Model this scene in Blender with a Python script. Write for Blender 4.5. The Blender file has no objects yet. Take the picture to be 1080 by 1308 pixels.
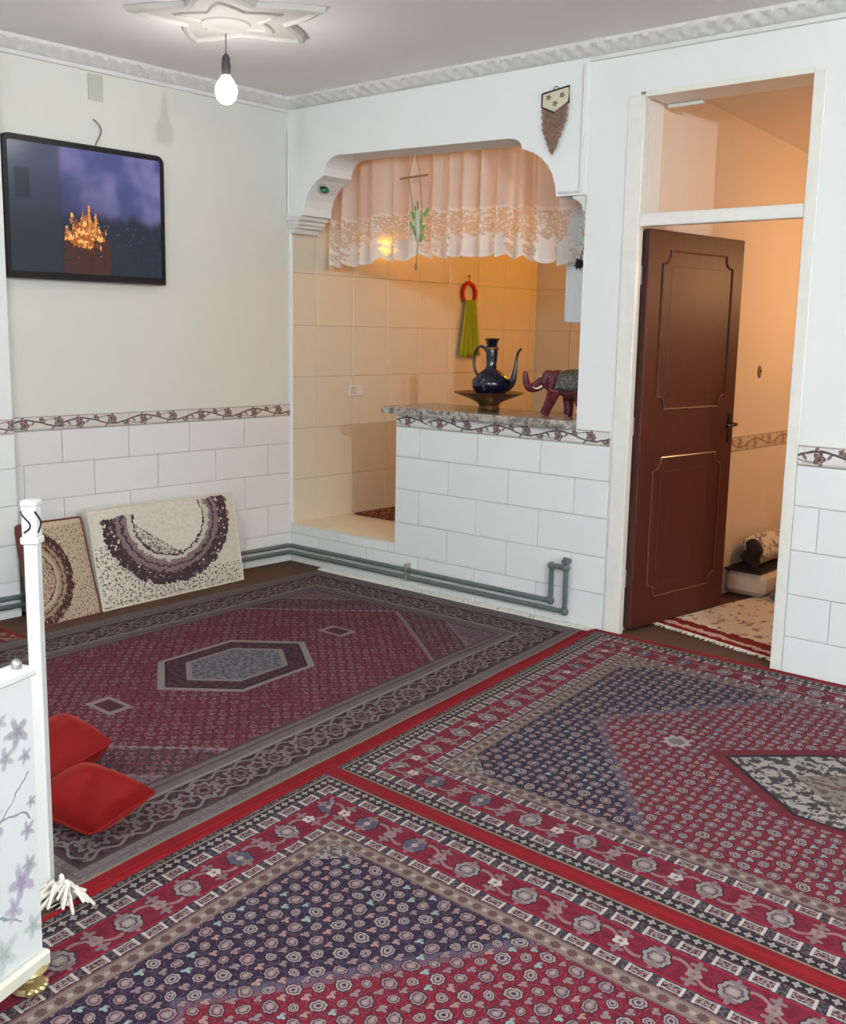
import bpy, math, random
from mathutils import Vector, Matrix, noise
random.seed(7)
PI = math.pi
SC = bpy.context.scene
COL = SC.collection
# ------------------------------------------------------------------ camera
cam = bpy.data.cameras.new('camera'); cam_o = bpy.data.objects.new('camera', cam); COL.objects.link(cam_o)
cam.sensor_fit = 'HORIZONTAL'; cam.sensor_width = 36; cam.lens = 1377.27 * 36 / 1080; cam.clip_start = .05
yaw, pit, rol = -.7179, -.1662, .0194
fw = Vector((math.sin(yaw) * math.cos(pit), math.cos(yaw) * math.cos(pit), math.sin(pit)))
r0 = Vector((math.cos(yaw), -math.sin(yaw), 0)); u0 = r0.cross(fw)
rr = math.cos(rol) * r0 + math.sin(rol) * u0; uu = -math.sin(rol) * r0 + math.cos(rol) * u0
m3 = Matrix((rr, uu, -fw)).transposed()
cam_o.matrix_world = Matrix.Translation((5.1887, -4.632, 1.4939)) @ m3.to_4x4()
SC.camera = cam_o
# ------------------------------------------------------------------ world, exposure
w = bpy.data.worlds.new('world'); SC.world = w; w.use_nodes = True
w.node_tree.nodes['Background'].inputs[0].default_value = (.8, .85, 1, 1)
w.node_tree.nodes['Background'].inputs[1].default_value = .05
SC.view_settings.view_transform = 'Standard'; SC.view_settings.look = 'None'
SC.view_settings.gamma = 1; SC.view_settings.use_curve_mapping = False
SC.view_settings.exposure = 0.66
BULB_NEAR = 42.0      # emission of the two cool LED bulbs in the room
BULB_FAR = 2150.0
BULB_FILL = 620.0  # unseen extra bulb, added to even out the room light
KITCHEN_LAMP = 165.0
HALL_LAMP = 195.0
H = 2.865

# ------------------------------------------------------------------ node helpers
TREE = None
def N(kind):
    return TREE.nodes.new(kind)
def L(a, b): TREE.links.new(a, b)
class F:                                     # a float socket with arithmetic
    def __init__(s, k): s.k = k
    def __add__(s, o): return mt('ADD', s, o)
    __radd__ = __add__
    def __sub__(s, o): return mt('SUBTRACT', s, o)
    def __rsub__(s, o): return mt('SUBTRACT', o, s)
    def __mul__(s, o): return mt('MULTIPLY', s, o)
    __rmul__ = __mul__
    def __truediv__(s, o): return mt('DIVIDE', s, o)
    def __lt__(s, o): return mt('LESS_THAN', s, o)
    def __gt__(s, o): return mt('GREATER_THAN', s, o)
def mt(op, a, b=None, c=None):
    n = N('ShaderNodeMath'); n.operation = op
    for i, v in enumerate((a, b, c)):
        if v is None: continue
        if isinstance(v, F): L(v.k, n.inputs[i])
        else: n.inputs[i].default_value = v
    return F(n.outputs[0])
ab = lambda a: mt('ABSOLUTE', a)
mn = lambda a, b: mt('MINIMUM', a, b)
mx = lambda a, b: mt('MAXIMUM', a, b)
fr = lambda a: mt('FRACT', a)
fl = lambda a: mt('FLOOR', a)
sn = lambda a: mt('SINE', a)
cs = lambda a: mt('COSINE', a)
sq = lambda a: mt('SQRT', a)
def hyp(a, b): return sq(a * a + b * b)
def band(d, a, b): return (d > a) * (d < b)
def sstep(x, a, b):
    n = N('ShaderNodeMapRange'); n.interpolation_type = 'SMOOTHSTEP'
    L(x.k, n.inputs[0]); n.inputs[1].default_value = a; n.inputs[2].default_value = b
    return F(n.outputs[0])
def mixc(f, a, b):
    n = N('ShaderNodeMix'); n.data_type = 'RGBA'
    if isinstance(f, F): L(f.k, n.inputs[0])
    else: n.inputs[0].default_value = f
    for i, v in ((6, a), (7, b)):
        if isinstance(v, tuple): n.inputs[i].default_value = (*v, 1)
        else: L(v, n.inputs[i])
    return n.outputs[2]
def uvxy():
    n = N('ShaderNodeUVMap'); n.uv_map = 'UVMap'; s = N('ShaderNodeSeparateXYZ'); L(n.outputs[0], s.inputs[0])
    return F(s.outputs[0]), F(s.outputs[1])
def objco():
    n = N('ShaderNodeTexCoord'); return n.outputs['Object']
def vec(x, y, z=0.0):
    c = N('ShaderNodeCombineXYZ')
    for i, v in enumerate((x, y, z)):
        if isinstance(v, F): L(v.k, c.inputs[i])
        else: c.inputs[i].default_value = v
    return c.outputs[0]
def noi(v, scale, det=2, rough=.5):
    n = N('ShaderNodeTexNoise'); L(v, n.inputs['Vector']); n.inputs['Scale'].default_value = scale
    n.inputs['Detail'].default_value = det; n.inputs['Roughness'].default_value = rough
    return F(n.outputs[0])
def rnd(x, y):
    n = N('ShaderNodeTexWhiteNoise'); n.noise_dimensions = '2D'; L(vec(x, y), n.inputs['Vector'])
    return F(n.outputs['Value'])
def voro(v, scale, feat='F1'):
    n = N('ShaderNodeTexVoronoi'); n.feature = feat; L(v, n.inputs['Vector']); n.inputs['Scale'].default_value = scale
    return n
def newmat(name, rough=.5, spec=.5, metal=0.0):
    global TREE
    m = bpy.data.materials.new(name); m.use_nodes = True; TREE = m.node_tree
    b = TREE.nodes['Principled BSDF']; b.inputs['Roughness'].default_value = rough
    b.inputs['Specular IOR Level'].default_value = spec; b.inputs['Metallic'].default_value = metal
    return m, b
def setc(b, c):
    if isinstance(c, tuple): b.inputs['Base Color'].default_value = (*c, 1)
    else: L(c, b.inputs['Base Color'])
def bump(b, h, st=.3, dist=.01):
    n = N('ShaderNodeBump'); n.inputs['Strength'].default_value = st; n.inputs['Distance'].default_value = dist
    L(h.k, n.inputs['Height']); L(n.outputs[0], b.inputs['Normal'])
def plain(name, c, rough=.5, spec=.5, metal=0.0, var=.06, scale=20, bst=0.0, bscale=120):
    m, b = newmat(name, rough, spec, metal)
    o = objco(); n = noi(o, scale, 3)
    setc(b, mixc(n, tuple(x * (1 - var) for x in c), tuple(min(1, x * (1 + var)) for x in c)))
    if bst: bump(b, noi(o, bscale, 3), bst, .004)
    return m
def emit(name, c, s):
    m, b = newmat(name); setc(b, c); b.inputs['Emission Color'].default_value = (*c, 1); b.inputs['Emission Strength'].default_value = s
    return m

# ------------------------------------------------------------------ mesh helpers
class MB:
    def __init__(s): s.v = []; s.f = []; s.uv = {}
    def add(s, vs, fs):
        o = len(s.v); s.v += [tuple(v) for v in vs]; s.f += [tuple(i + o for i in f) for f in fs]; return o
    def box(s, x0, x1, y0, y1, z0, z1, c=0.0):
        if c <= 0:
            s.add([(x, y, z) for x in (x0, x1) for y in (y0, y1) for z in (z0, z1)],
                  [(0, 1, 3, 2), (4, 6, 7, 5), (0, 4, 5, 1), (2, 3, 7, 6), (0, 2, 6, 4), (1, 5, 7, 3)]); return s
        V = []; idx = {}
        X, Y, Z = (x0, x1), (y0, y1), (z0, z1)
        for i in (0, 1):
            for j in (0, 1):
                for k in (0, 1):
                    sx, sy, sz = (1, -1)[i], (1, -1)[j], (1, -1)[k]
                    for a in range(3):
                        p = [X[i], Y[j], Z[k]]; d = [sx * c, sy * c, sz * c]
                        for q in range(3):
                            if q != a: p[q] += d[q]
                        idx[(i, j, k, a)] = len(V); V.append(p)
        Fs = []
        def fix(f):
            ctr = Vector(((x0 + x1) / 2, (y0 + y1) / 2, (z0 + z1) / 2)); P = [Vector(V[i]) for i in f]
            n = (P[1] - P[0]).cross(P[2] - P[1]); mid = sum(P, Vector()) / len(P)
            Fs.append(f if n.dot(mid - ctr) > 0 else f[::-1])
        for i in (0, 1):
            fix((idx[(i, 0, 0, 0)], idx[(i, 1, 0, 0)], idx[(i, 1, 1, 0)], idx[(i, 0, 1, 0)]))
            fix((idx[(0, i, 0, 1)], idx[(1, i, 0, 1)], idx[(1, i, 1, 1)], idx[(0, i, 1, 1)]))
            fix((idx[(0, 0, i, 2)], idx[(1, 0, i, 2)], idx[(1, 1, i, 2)], idx[(0, 1, i, 2)]))
            for j in (0, 1):
                fix((idx[(i, j, 0, 0)], idx[(i, j, 1, 0)], idx[(i, j, 1, 1)], idx[(i, j, 0, 1)]))
                fix((idx[(i, 0, j, 0)], idx[(i, 1, j, 0)], idx[(i, 1, j, 2)], idx[(i, 0, j, 2)]))
                fix((idx[(0, i, j, 1)], idx[(1, i, j, 1)], idx[(1, i, j, 2)], idx[(0, i, j, 2)]))
                for k in (0, 1): fix(tuple(idx[(i, j, k, a)] for a in range(3)))
        s.add(V, Fs); return s
    def prism(s, poly, y0, y1):              # poly of (x, z), counter-clockwise seen from -y
        n = len(poly)
        s.add([(x, y0, z) for x, z in poly] + [(x, y1, z) for x, z in poly],
              [tuple(range(n)), tuple(range(2 * n - 1, n - 1, -1))] + [(i, i + n, (i + 1) % n + n, (i + 1) % n) for i in range(n)]); return s
    def tube(s, pts, r, n=8, cap=True):
        pts = [Vector(p) for p in pts]; R = r if isinstance(r, (list, tuple)) else [r] * len(pts)
        V = []; up = None
        for i, p in enumerate(pts):
            t = (pts[min(i + 1, len(pts) - 1)] - pts[max(i - 1, 0)]).normalized()
            if up is None: up = Vector((0, 0, 1)) if abs(t.z) < .9 else Vector((1, 0, 0))
            a = t.cross(up).normalized(); b = a.cross(t).normalized(); up = b
            for k in range(n): V.append(p + R[i] * (math.cos(2 * PI * k / n) * a + math.sin(2 * PI * k / n) * b))
        Fs = [(i * n + k, i * n + (k + 1) % n, (i + 1) * n + (k + 1) % n, (i + 1) * n + k) for i in range(len(pts) - 1) for k in range(n)]
        if cap: Fs += [tuple(range(n - 1, -1, -1)), tuple((len(pts) - 1) * n + k for k in range(n))]
        s.add(V, Fs); return s
    def lathe(s, prof, c=(0, 0, 0), n=24):   # prof of (radius, z) from bottom to top
        V = [(c[0] + r * math.cos(2 * PI * k / n), c[1] + r * math.sin(2 * PI * k / n), c[2] + z) for r, z in prof for k in range(n)]
        m = len(prof)
        Fs = [(i * n + k, i * n + (k + 1) % n, (i + 1) * n + (k + 1) % n, (i + 1) * n + k) for i in range(m - 1) for k in range(n)]
        Fs += [tuple(range(n - 1, -1, -1)), tuple((m - 1) * n + k for k in range(n))]
        s.add(V, Fs); return s
    def ball(s, c, r, n=12, m=8):
        rx, ry, rz = r if isinstance(r, tuple) else (r, r, r)
        V = [(c[0], c[1], c[2] - rz)]
        for i in range(1, m):
            a = -PI / 2 + PI * i / m
            for k in range(n): V.append((c[0] + rx * math.cos(a) * math.cos(2 * PI * k / n), c[1] + ry * math.cos(a) * math.sin(2 * PI * k / n), c[2] + rz * math.sin(a)))
        V.append((c[0], c[1], c[2] + rz))
        Fs = [(0, 1 + (k + 1) % n, 1 + k) for k in range(n)]
        Fs += [(1 + i * n + k, 1 + i * n + (k + 1) % n, 1 + (i + 1) * n + (k + 1) % n, 1 + (i + 1) * n + k) for i in range(m - 2) for k in range(n)]
        t = len(V) - 1; o = 1 + (m - 2) * n
        Fs += [(o + k, o + (k + 1) % n, t) for k in range(n)]
        s.add(V, Fs); return s
    def grid(s, fn, nu, nv, uv=None, flip=False):
        o = len(s.v)
        for j in range(nv + 1):
            for i in range(nu + 1):
                u, v = i / nu, j / nv
                s.uv[len(s.v)] = uv(u, v) if uv else (u, v); s.v.append(tuple(fn(u, v)))
        for j in range(nv):
            for i in range(nu):
                a = o + j * (nu + 1) + i; f = (a, a + 1, a + nu + 2, a + nu + 1)
                s.f.append(f[::-1] if flip else f)
        return s
    def xform(s, M):
        s.v = [tuple(M @ Vector(v)) for v in s.v]; return s
def build(name, mb, mat, off=(0, 0, 0), smooth=False):
    me = bpy.data.meshes.new(name)
    me.from_pydata([(v[0] - off[0], v[1] - off[1], v[2] - off[2]) for v in mb.v], [], mb.f)
    if mb.uv:
        l = me.uv_layers.new(name='UVMap'); vi = [0] * len(me.loops); me.loops.foreach_get('vertex_index', vi)
        l.data.foreach_set('uv', [c for i in vi for c in mb.uv.get(i, (0, 0))])
    if smooth:
        me.shade_smooth()
        try: me.set_sharp_from_angle(angle=math.radians(40))
        except Exception: pass
    me.materials.append(mat); me.validate()
    return me
def tag(o, label=None, cat=None, group=None, kind=None):
    if label: o['label'] = label
    if cat: o['category'] = cat
    if group: o['group'] = group
    if kind: o['kind'] = kind
    return o
def worldloc(o):
    p = Vector(o.location)
    while o.parent: o = o.parent; p += Vector(o.location)
    return p
def obj(name, mb, mat, parent=None, smooth=False, label=None, cat=None, group=None, kind=None):
    if parent: off = worldloc(parent); loc = (0, 0, 0)
    elif kind == 'structure': off = loc = (0, 0, 0)
    else:
        xs, ys, zs = zip(*mb.v); off = loc = ((min(xs) + max(xs)) / 2, (min(ys) + max(ys)) / 2, min(zs))
    o = bpy.data.objects.new(name, build(name, mb, mat, off, smooth)); COL.objects.link(o); o.location = loc
    if parent: o.parent = parent
    return tag(o, label, cat, group, kind)
def thing(name, label, cat, loc, group=None, kind=None):
    o = bpy.data.objects.new(name, None); COL.objects.link(o); o.location = loc; o.empty_display_size = .05
    return tag(o, label, cat, group, kind)
def inst(name, me, loc, parent):
    o = bpy.data.objects.new(name, me); COL.objects.link(o); o.parent = parent
    o.location = Vector(loc) - worldloc(parent); return o

# ------------------------------------------------------------------ materials
M = {}
def paint(name, c, st=.08):
    m, b = newmat(name, .6, .3); o = objco()
    setc(b, mixc(noi(o, 3, 4), tuple(x * .95 for x in c), c)); bump(b, noi(o, 90, 3), st, .003); return m
M['cream_paint'] = paint('cream_paint', (.68, .685, .635))
M['white_paint'] = paint('white_paint', (.79, .805, .81))
M['ceiling_paint'] = paint('ceiling_paint', (.90, .885, .885), .05)
M['plaster'] = paint('plaster', (.70, .70, .69), .12)
M['rosette_plaster'] = paint('rosette_plaster', (.56, .55, .51), .12)
M['pillar_white'] = paint('pillar_white', (.80, .825, .835))
M['peach_paint'] = paint('peach_paint', (.74, .63, .56))
M['frame_paint'] = plain('frame_paint', (.76, .75, .71), .35, .5)
M['grout'] = plain('grout', (.54, .54, .53), .9, .1)
M['grout_kitchen'] = plain('grout_kitchen', (.48, .42, .34), .9, .1)
def tile_mat(name, c, rough):
    m, b = newmat(name, rough, .5); o = objco()
    i = N('ShaderNodeObjectInfo'); n = noi(o, 7, 2)
    base = mixc(n, tuple(x * .96 for x in c), c)
    setc(b, mixc(F(i.outputs['Random']) * .5, base, tuple(x * .93 for x in c))); bump(b, noi(o, 9, 1), .03, .01); return m
M['tile_white'] = tile_mat('tile_white', (.79, .815, .825), .3)
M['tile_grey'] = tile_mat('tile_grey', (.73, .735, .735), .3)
M['tile_kitchen'] = tile_mat('tile_kitchen', (.66, .625, .51), .12)
M['tile_step'] = tile_mat('tile_step', (.76, .74, .60), .3)

def border_mat(name, ground, dark):
    m, b = newmat(name, .3, .5); u, v = uvxy()      # u 0..1 along .40 m, v 0..1 across the band
    x = u * 5.4; wob = (noi(vec(u * 5, v), 3, 1) - .5) * .25
    y = v + wob * .5
    col = mixc(noi(vec(x, v), 3, 3), ground, tuple(g * .88 for g in ground))
    vine = ab(y - .5 - sn(u * 2 * PI) * .25) < .06
    vine2 = (ab(y - .5 + sn(u * 2 * PI + .6) * .30) < .04) * (sn(u * 4 * PI) > -.5)
    for k in range(7):
        lx = x - (.4 + .76 * k); ly = y - .5 - math.sin((.4 + .76 * k) / 5.4 * 2 * PI) * .25 - (.17 if k % 2 else -.17)
        a_ = .8 if k % 3 else -.7; e1 = lx * math.cos(a_) + ly * math.sin(a_); e2 = ly * math.cos(a_) - lx * math.sin(a_)
        col = mixc(hyp(e1 / .22, e2 / .085) < 1.0, col, tuple(d * 2.2 for d in dark))
    col = mixc(vine2 * .8, col, tuple(d * 1.7 for d in dark)); col = mixc(vine, col, dark)
    for cx, cy, r in ((.24, .38, .40), (.72, .62, .40), (.48, .75, .23), (.97, .27, .23)):
        dx = x - cx * 5.4; dy = v - cy; th = mt('ARCTAN2', dy, dx); R = hyp(dx, dy) + (noi(vec(x, y), 4, 2) - .5) * .12
        pet = (cs(th * 5.0) * .16 + .84) * r
        col = mixc(R < pet, col, (dark[0] * 1.5, dark[1] * 1.2, dark[2] * 1.2))
        col = mixc(band(R, pet * .45, pet * .68) * (noi(vec(x, y), 9, 1) > .47), col, (.44, .32, .29)); col = mixc(R < pet * .2, col, dark)
    ln = mx(v < .07, v > .93) + band(v, .11, .14)
    col = mixc(ln * .85, col, (.30, .25, .23)); setc(b, col); return m
M['border_tile'] = border_mat('border_tile', (.74, .735, .72), (.085, .062, .06))
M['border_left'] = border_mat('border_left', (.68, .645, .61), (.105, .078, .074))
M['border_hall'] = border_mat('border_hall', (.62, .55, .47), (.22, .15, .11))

def moq():
    m, b = newmat('brown_moquette', .95, .1); o = objco(); n = noi(o, 6, 4); f = noi(o, 400, 2)
    setc(b, mixc(f, mixc(n, (.10, .055, .038), (.145, .08, .055)), (.11, .06, .045))); bump(b, f, .4, .004); return m
M['moquette'] = moq()

def rosette(x, y, r0, pet=8, amp=.12):
    th = mt('ARCTAN2', y, x); return hyp(x, y) / ((cs(th * float(pet)) * amp + 1.0) * r0)
def carpet_red():                               # 3.3 x 2.18 m, red and navy
    LL, WW = 3.3, 2.18
    m, b = newmat('carpet_red', .95, .08); u, v = uvxy()
    o = vec(u, v); w1 = (noi(o, 11, 3) - .5) * .034; w2 = (noi(vec(v + 5.0, u), 11, 3) - .5) * .034
    U = u + w1; W = v + w2
    du = mn(u, LL - u); dv = mn(v, WW - v); d = mn(du, dv); side = du < dv
    uc = u - LL / 2; vc = v - WW / 2
    s = mt('ADD', side * (v - WW / 2 + w2 * .15), (1.0 - side) * (u - LL / 2 + w1 * .15))
    navy, red, mau, dk = (.026, .013, .050), (.25, .007, .030), (.33, .25, .265), (.030, .014, .026)
    beige, cream, pink = (.30, .225, .19), (.52, .45, .41), (.34, .13, .13)
    # field
    inred = (du - .54) * 1.4 > ab(vc)
    edge = ab((du - .54) * 1.4 - ab(vc)) < .035
    g = mixc(inred, navy, red); g = mixc(edge * .6, g, (.16, .15, .24))
    a = .084; x = U / a; y = W / a
    lat = ab(sn(x * 2 * PI) + sn(y * 2 * PI)) < .22
    g = mixc(lat * .35, g, mixc(inred, (.10, .07, .12), (.09, .012, .028)))
    lat2 = band(ab(sn(x * 2 * PI + y * 2.0) * sn(y * 2 * PI - x * 1.5)), .30, .42)
    g = mixc(lat2 * .5, g, (.25, .16, .17))
    for ox, oy, r, c1, c2 in ((0, 0, .235, mau, (.13, .045, .07)), (.5, .5, .175, (.36, .29, .28), (.12, .03, .05))):
        fx = fr(x + ox) - .5; fy = fr(y + oy) - .5; k = rnd(fl(x + ox), fl(y + oy)); q = rosette(fx, fy, r, 8, .06)
        cc = mixc(k > .6, c1, (.44, .38, .36)); g = mixc(q < 1.18, g, dk)
        g = mixc(q < 1.0, g, cc); g = mixc(band(q, .55, .75), g, c2); g = mixc(q < .28, g, mixc(k > .6, (.45, .33, .3), (.06, .03, .08)))
    for ox, oy in ((.5, 0), (0, .5)):
        fx = fr(x + ox) - .5; fy = fr(y + oy) - .5; k = rnd(fl(x + ox) + 31.0, fl(y + oy))
        q = rosette(fx, fy, .115, 3, .35)
        cc = mixc(k > .80, mixc(k > .5, (.33, .22, .23), (.48, .27, .24)), (.33, .45, .44))
        g = mixc(q < 1.25, g, dk); g = mixc(q < 1.0, g, cc); g = mixc(q < .0, g, (.10, .04, .06))
    k4 = 4.0
    fx = fr(x * 2.0 + .5) - .5; fy = fr(y * 2.0 + .25) - .5; q = rosette(fx, fy, .105, 5, .3); g = mixc(q < 1.0, g, (.36, .27, .27))
    # central medallion
    q = mx(ab(vc) / .33, (ab(uc) + ab(vc) * (.37 / .33)) / .65)
    md = mixc(noi(o, 26, 3, .6) > .5, (.52, .48, .43), (.07, .06, .07))
    v2 = voro(o, 22); md = mixc(F(v2.outputs['Distance']) < .28, md, (.45, .40, .36)); md = mixc(F(v2.outputs['Distance']) < .12, md, (.28, .06, .08))
    md = mixc(q < .5, md, mixc(noi(o, 40, 3) > .52, (.33, .27, .23), (.17, .10, .09)))
    md = mixc(band(q, .86, .93), md, dk); md = mixc(q > .90, md, (.20, .012, .026))
    g = mixc(q < 1.0, g, md)
    q = rosette(ab(uc) - .77, vc, .05); g = mixc(q < 1.0, g, cream); g = mixc(q < .6, g, (.25, .2, .2))
    # pale corners of the field
    cq = (du - .345) + (dv - .345); g = mixc(cq < .12, g, mixc(noi(o, 60, 2) > .5, (.40, .36, .33), (.12, .09, .10)))
    # borders
    def strip(a0, a1, col, g): return mixc(band(d, a0, a1), g, col)
    p = fr(s / .05) - .5
    bg = mixc(rosette(p * .05, d - .318, .014) < 1.0, beige, (.16, .08, .08))
    bg = mixc(rosette((fr(s / .05 + .5) - .5) * .05, d - .318, .008) < 1.0, bg, (.46, .38, .33))
    bg = mixc(ab(d - .343) < .004, bg, (.2, .12, .12)); bg = mixc(ab(d - .293) < .003, bg, (.2, .12, .12))
    g = strip(.29, .345, bg, g)
    def guard(c, h, per, ground):
        p = fr(s / per); yy = ab(d - c)
        col = mixc(noi(vec(s, d), 90, 2) > .52, ground, (.14, .105, .125))
        rect = mx(band(p, .08, .17), band(p, .72, .81)) * (yy < h * .80); rect = mx(rect, band(p, .1, .8) * band(yy, h * .52, h * .66)); inner = band(p, .17, .72) * (yy < h * .52); 
        col = mixc(rect, col, (.66, .60, .57)); col = mixc(inner, col, mixc(noi(vec(s, d), 120, 1) > .5, (.10, .03, .04), (.36, .27, .27)))
        return mixc(yy > h * .93, col, (.17, .02, .035))
    g = strip(.245, .29, guard(.2675, .0225, .088, (.05, .03, .05)), g)
    g = strip(.072, .125, guard(.0985, .0265, .094, (.035, .03, .045)), g)
    mg = mixc(noi(vec(s, d), 45, 2) > .5, (.19, .007, .026), (.25, .012, .036))
    mg = mixc(ab(d - .185 - sn(s * (2 * PI / .2)) * .03) < .006, mg, (.34, .2, .2))
    px = (fr(s / .2) - .5) * .2; q = rosette(px, d - .185, .036, 8, .08); k = rnd(fl(s / .2), 3.0)
    mg = mixc(q < 1.12, mg, dk); mg = mixc(q < 1.0, mg, mixc(k > .72, (.36, .32, .31), (.10, .12, .19))); mg = mixc(band(q, .5, .7), mg, (.15, .08, .11)); mg = mixc(q < .3, mg, (.5, .4, .36))
    px = (fr(s / .2 + .5) - .5) * .2; q = rosette(px, d - .185, .020, 5, .14); k = rnd(fl(s / .2 + .5), 9.0)
    mg = mixc(q < 1.0, mg, mixc(k > .55, (.36, .26, .26), (.68, .62, .58))); mg = mixc(q < .3, mg, pink)
    px = (fr(s / .1 + .5) - .5) * .1; q = rosette(px, ab(d - .185) - .034, .016, 4, .4); mg = mixc(q < 1.0, mg, (.28, .2, .2))
    mg = mixc(ab(d - .185) > .054, mg, (.40, .012, .05))
    g = strip(.125, .245, mg, g)
    bk = mixc(rosette((fr(s / .032) - .5) * .032, d - .055, .010, 4, .3) < 1.0, (.022, .018, .026), (.42, .39, .38))
    g = strip(.038, .072, bk, g); g = strip(.012, .038, mixc(noi(vec(s, d), 90, 1) > .5, (.03, .02, .03), (.20, .17, .17)), g); g = strip(.031, .037, (.40, .29, .22), g)
    g = mixc(dv < .030, g, (.27, .007, .013)); g = mixc(du < .012, g, (.27, .007, .013))
    f = noi(o, 700, 1)
    g = mixc(f * .25, g, (.05, .02, .03)); setc(b, mixc(.37, g, (0., 0., 0.)))
    bump(b, f, .35, .004); b.inputs['Sheen Weight'].default_value = .04; b.inputs['Sheen Roughness'].default_value = .5
    return m
M['carpet_red'] = carpet_red()
def carpet_grey():                              # 2.1 (u) x 3.2 (v), maroon field with grey borders
    WW, LL = 2.1, 3.2
    m, b = newmat('carpet_grey', .95, .08); u, v = uvxy(); o = vec(u, v)
    w1 = (noi(o, 18, 3) - .5) * .03; w2 = (noi(vec(v + 7.0, u), 18, 3) - .5) * .03; U = u + w1; V = v + w2
    du = mn(u, WW - u); dv = mn(v, LL - v); d = mn(du, dv); side = du < dv
    uc = u - WW / 2; vc = v - LL / 2; s = side * (v - LL / 2 + w2 * .3) + (1.0 - side) * (u - WW / 2 + w1 * .3)
    grey, dk, mar = (.20, .165, .165), (.030, .018, .028), (.155, .016, .036)
    hexd = ab(vc) + ab(uc) * .8
    g = mixc(hexd < 1.2, mixc(hexd < 1.5, (.14, .145, .18), (.085, .038, .056)), mar)
    a = .062; x = U / a; y = V / a
    lat = ab(sn(x * 2 * PI) * sn(y * 2 * PI)) < .16; g = mixc(lat * .55, g, (.075, .02, .035)); g = mixc((noi(o, 95, 3, .7) > .56) * .75, g, (.25, .15, .165)); g = mixc((noi(vec(v, u), 80, 3, .7) > .58) * .75, g, (.055, .018, .03))
    fx = fr(x) - .5; fy = fr(y) - .5; q = rosette(fx, fy, .27, 6, .2); k = rnd(fl(x), fl(y))
    g = mixc(q < 1.0, g, mixc(k > .6, (.26, .13, .15), (.20, .07, .09))); g = mixc(q < .4, g, (.10, .03, .05))
    fx = fr(x + .5) - .5; fy = fr(y + .5) - .5; q = rosette(fx, fy, .18, 4, .3); g = mixc(q < 1.0, g, mixc(k > .5, (.27, .17, .18), (.22, .05, .08)))
    zig = (fr(s / .03) - .5) * .02
    g = mixc(ab(hexd - 1.2 + zig) < .011, g, (.30, .23, .24)); g = mixc(ab(hexd - 1.5 + zig) < .010, g, (.25, .2, .2))
    # medallion
    q = mx(ab(uc) / .29, (ab(vc) + ab(uc) * (.23 / .29)) / .455)
    md = mixc(noi(o, 45, 2) > .5, (.12, .045, .065), (.05, .025, .04)); md = mixc(q < .62, md, mixc(noi(o, 45, 3) > .5, (.22, .225, .245), (.12, .115, .135)))
    md = mixc(band(q, .58, .65), md, (.30, .26, .25)); md = mixc(q > .90, md, (.33, .285, .27))
    md = mixc(ab(q - .895) < .015, md, dk)
    g = mixc(q < 1.0, g, md)
    q = mx(ab(uc) / .085, ab(ab(vc) - .70) / .06); g = mixc(q < 1.0, g, (.33, .27, .26)); g = mixc(q < .66, g, (.10, .03, .05)); 
    # borders
    def strip(a0, a1, col, g): return mixc(band(d, a0, a1), g, col)
    g = strip(.29, .37, mixc(noi(vec(s, d), 50, 2) > .5, grey, (.17, .135, .145)), g)
    g = mixc(ab(d - .37) < .007, g, (.10, .06, .075)); g = mixc(ab(d - .335) < .006, g, (.11, .07, .085))
    mg = mixc(noi(vec(s, d), 38, 3) > .5, (.040, .020, .032), (.095, .045, .062))
    px = (fr(s / .17) - .5) * .17; q = rosette(px, d - .2, .055, 8, .14); mg = mixc(band(q, .7, 1.0), mg, (.25, .2, .21)); mg = mixc(band(q, .25, .5), mg, (.20, .12, .14))
    px = (fr(s / .17 + .5) - .5) * .17; q = rosette(px, d - .2, .034, 5, .25); mg = mixc(q < 1.0, mg, (.22, .18, .19)); mg = mixc(q < .5, mg, (.09, .03, .05))
    mg = mixc(ab(ab(d - .2) - .06 - sn(s * 60.0) * .012) < .006, mg, (.24, .2, .2))
    g = strip(.115, .285, mg, g); g = mixc(ab(d - .287) < .008, g, (.30, .26, .255))
    g = mixc(d < .115, g, mixc(noi(vec(s, d), 60, 2) > .5, (.225, .19, .19), (.17, .142, .146)))
    g = mixc(ab(d - .112) < .007, g, (.08, .05, .06)); g = mixc(ab(d - .075) < .004, g, (.15, .12, .13))
    g = mixc((u > WW - .044), g, (.27, .007, .013)); g = mixc(ab(u - (WW - .048)) < .005, g, (.3, .24, .2))
    f = noi(o, 600, 1); g = mixc(f * .35, g, (.08, .055, .06)); setc(b, mixc(.26, g, (0., 0., 0.))); bump(b, f, .35, .004); return m
M['carpet_grey'] = carpet_grey()
M['fringe'] = plain('fringe', (.66, .63, .57), .9, .1)
M['selvedge'] = plain('selvedge', (.20, .005, .010), .8, .2, bst=.3, bscale=300)

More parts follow.
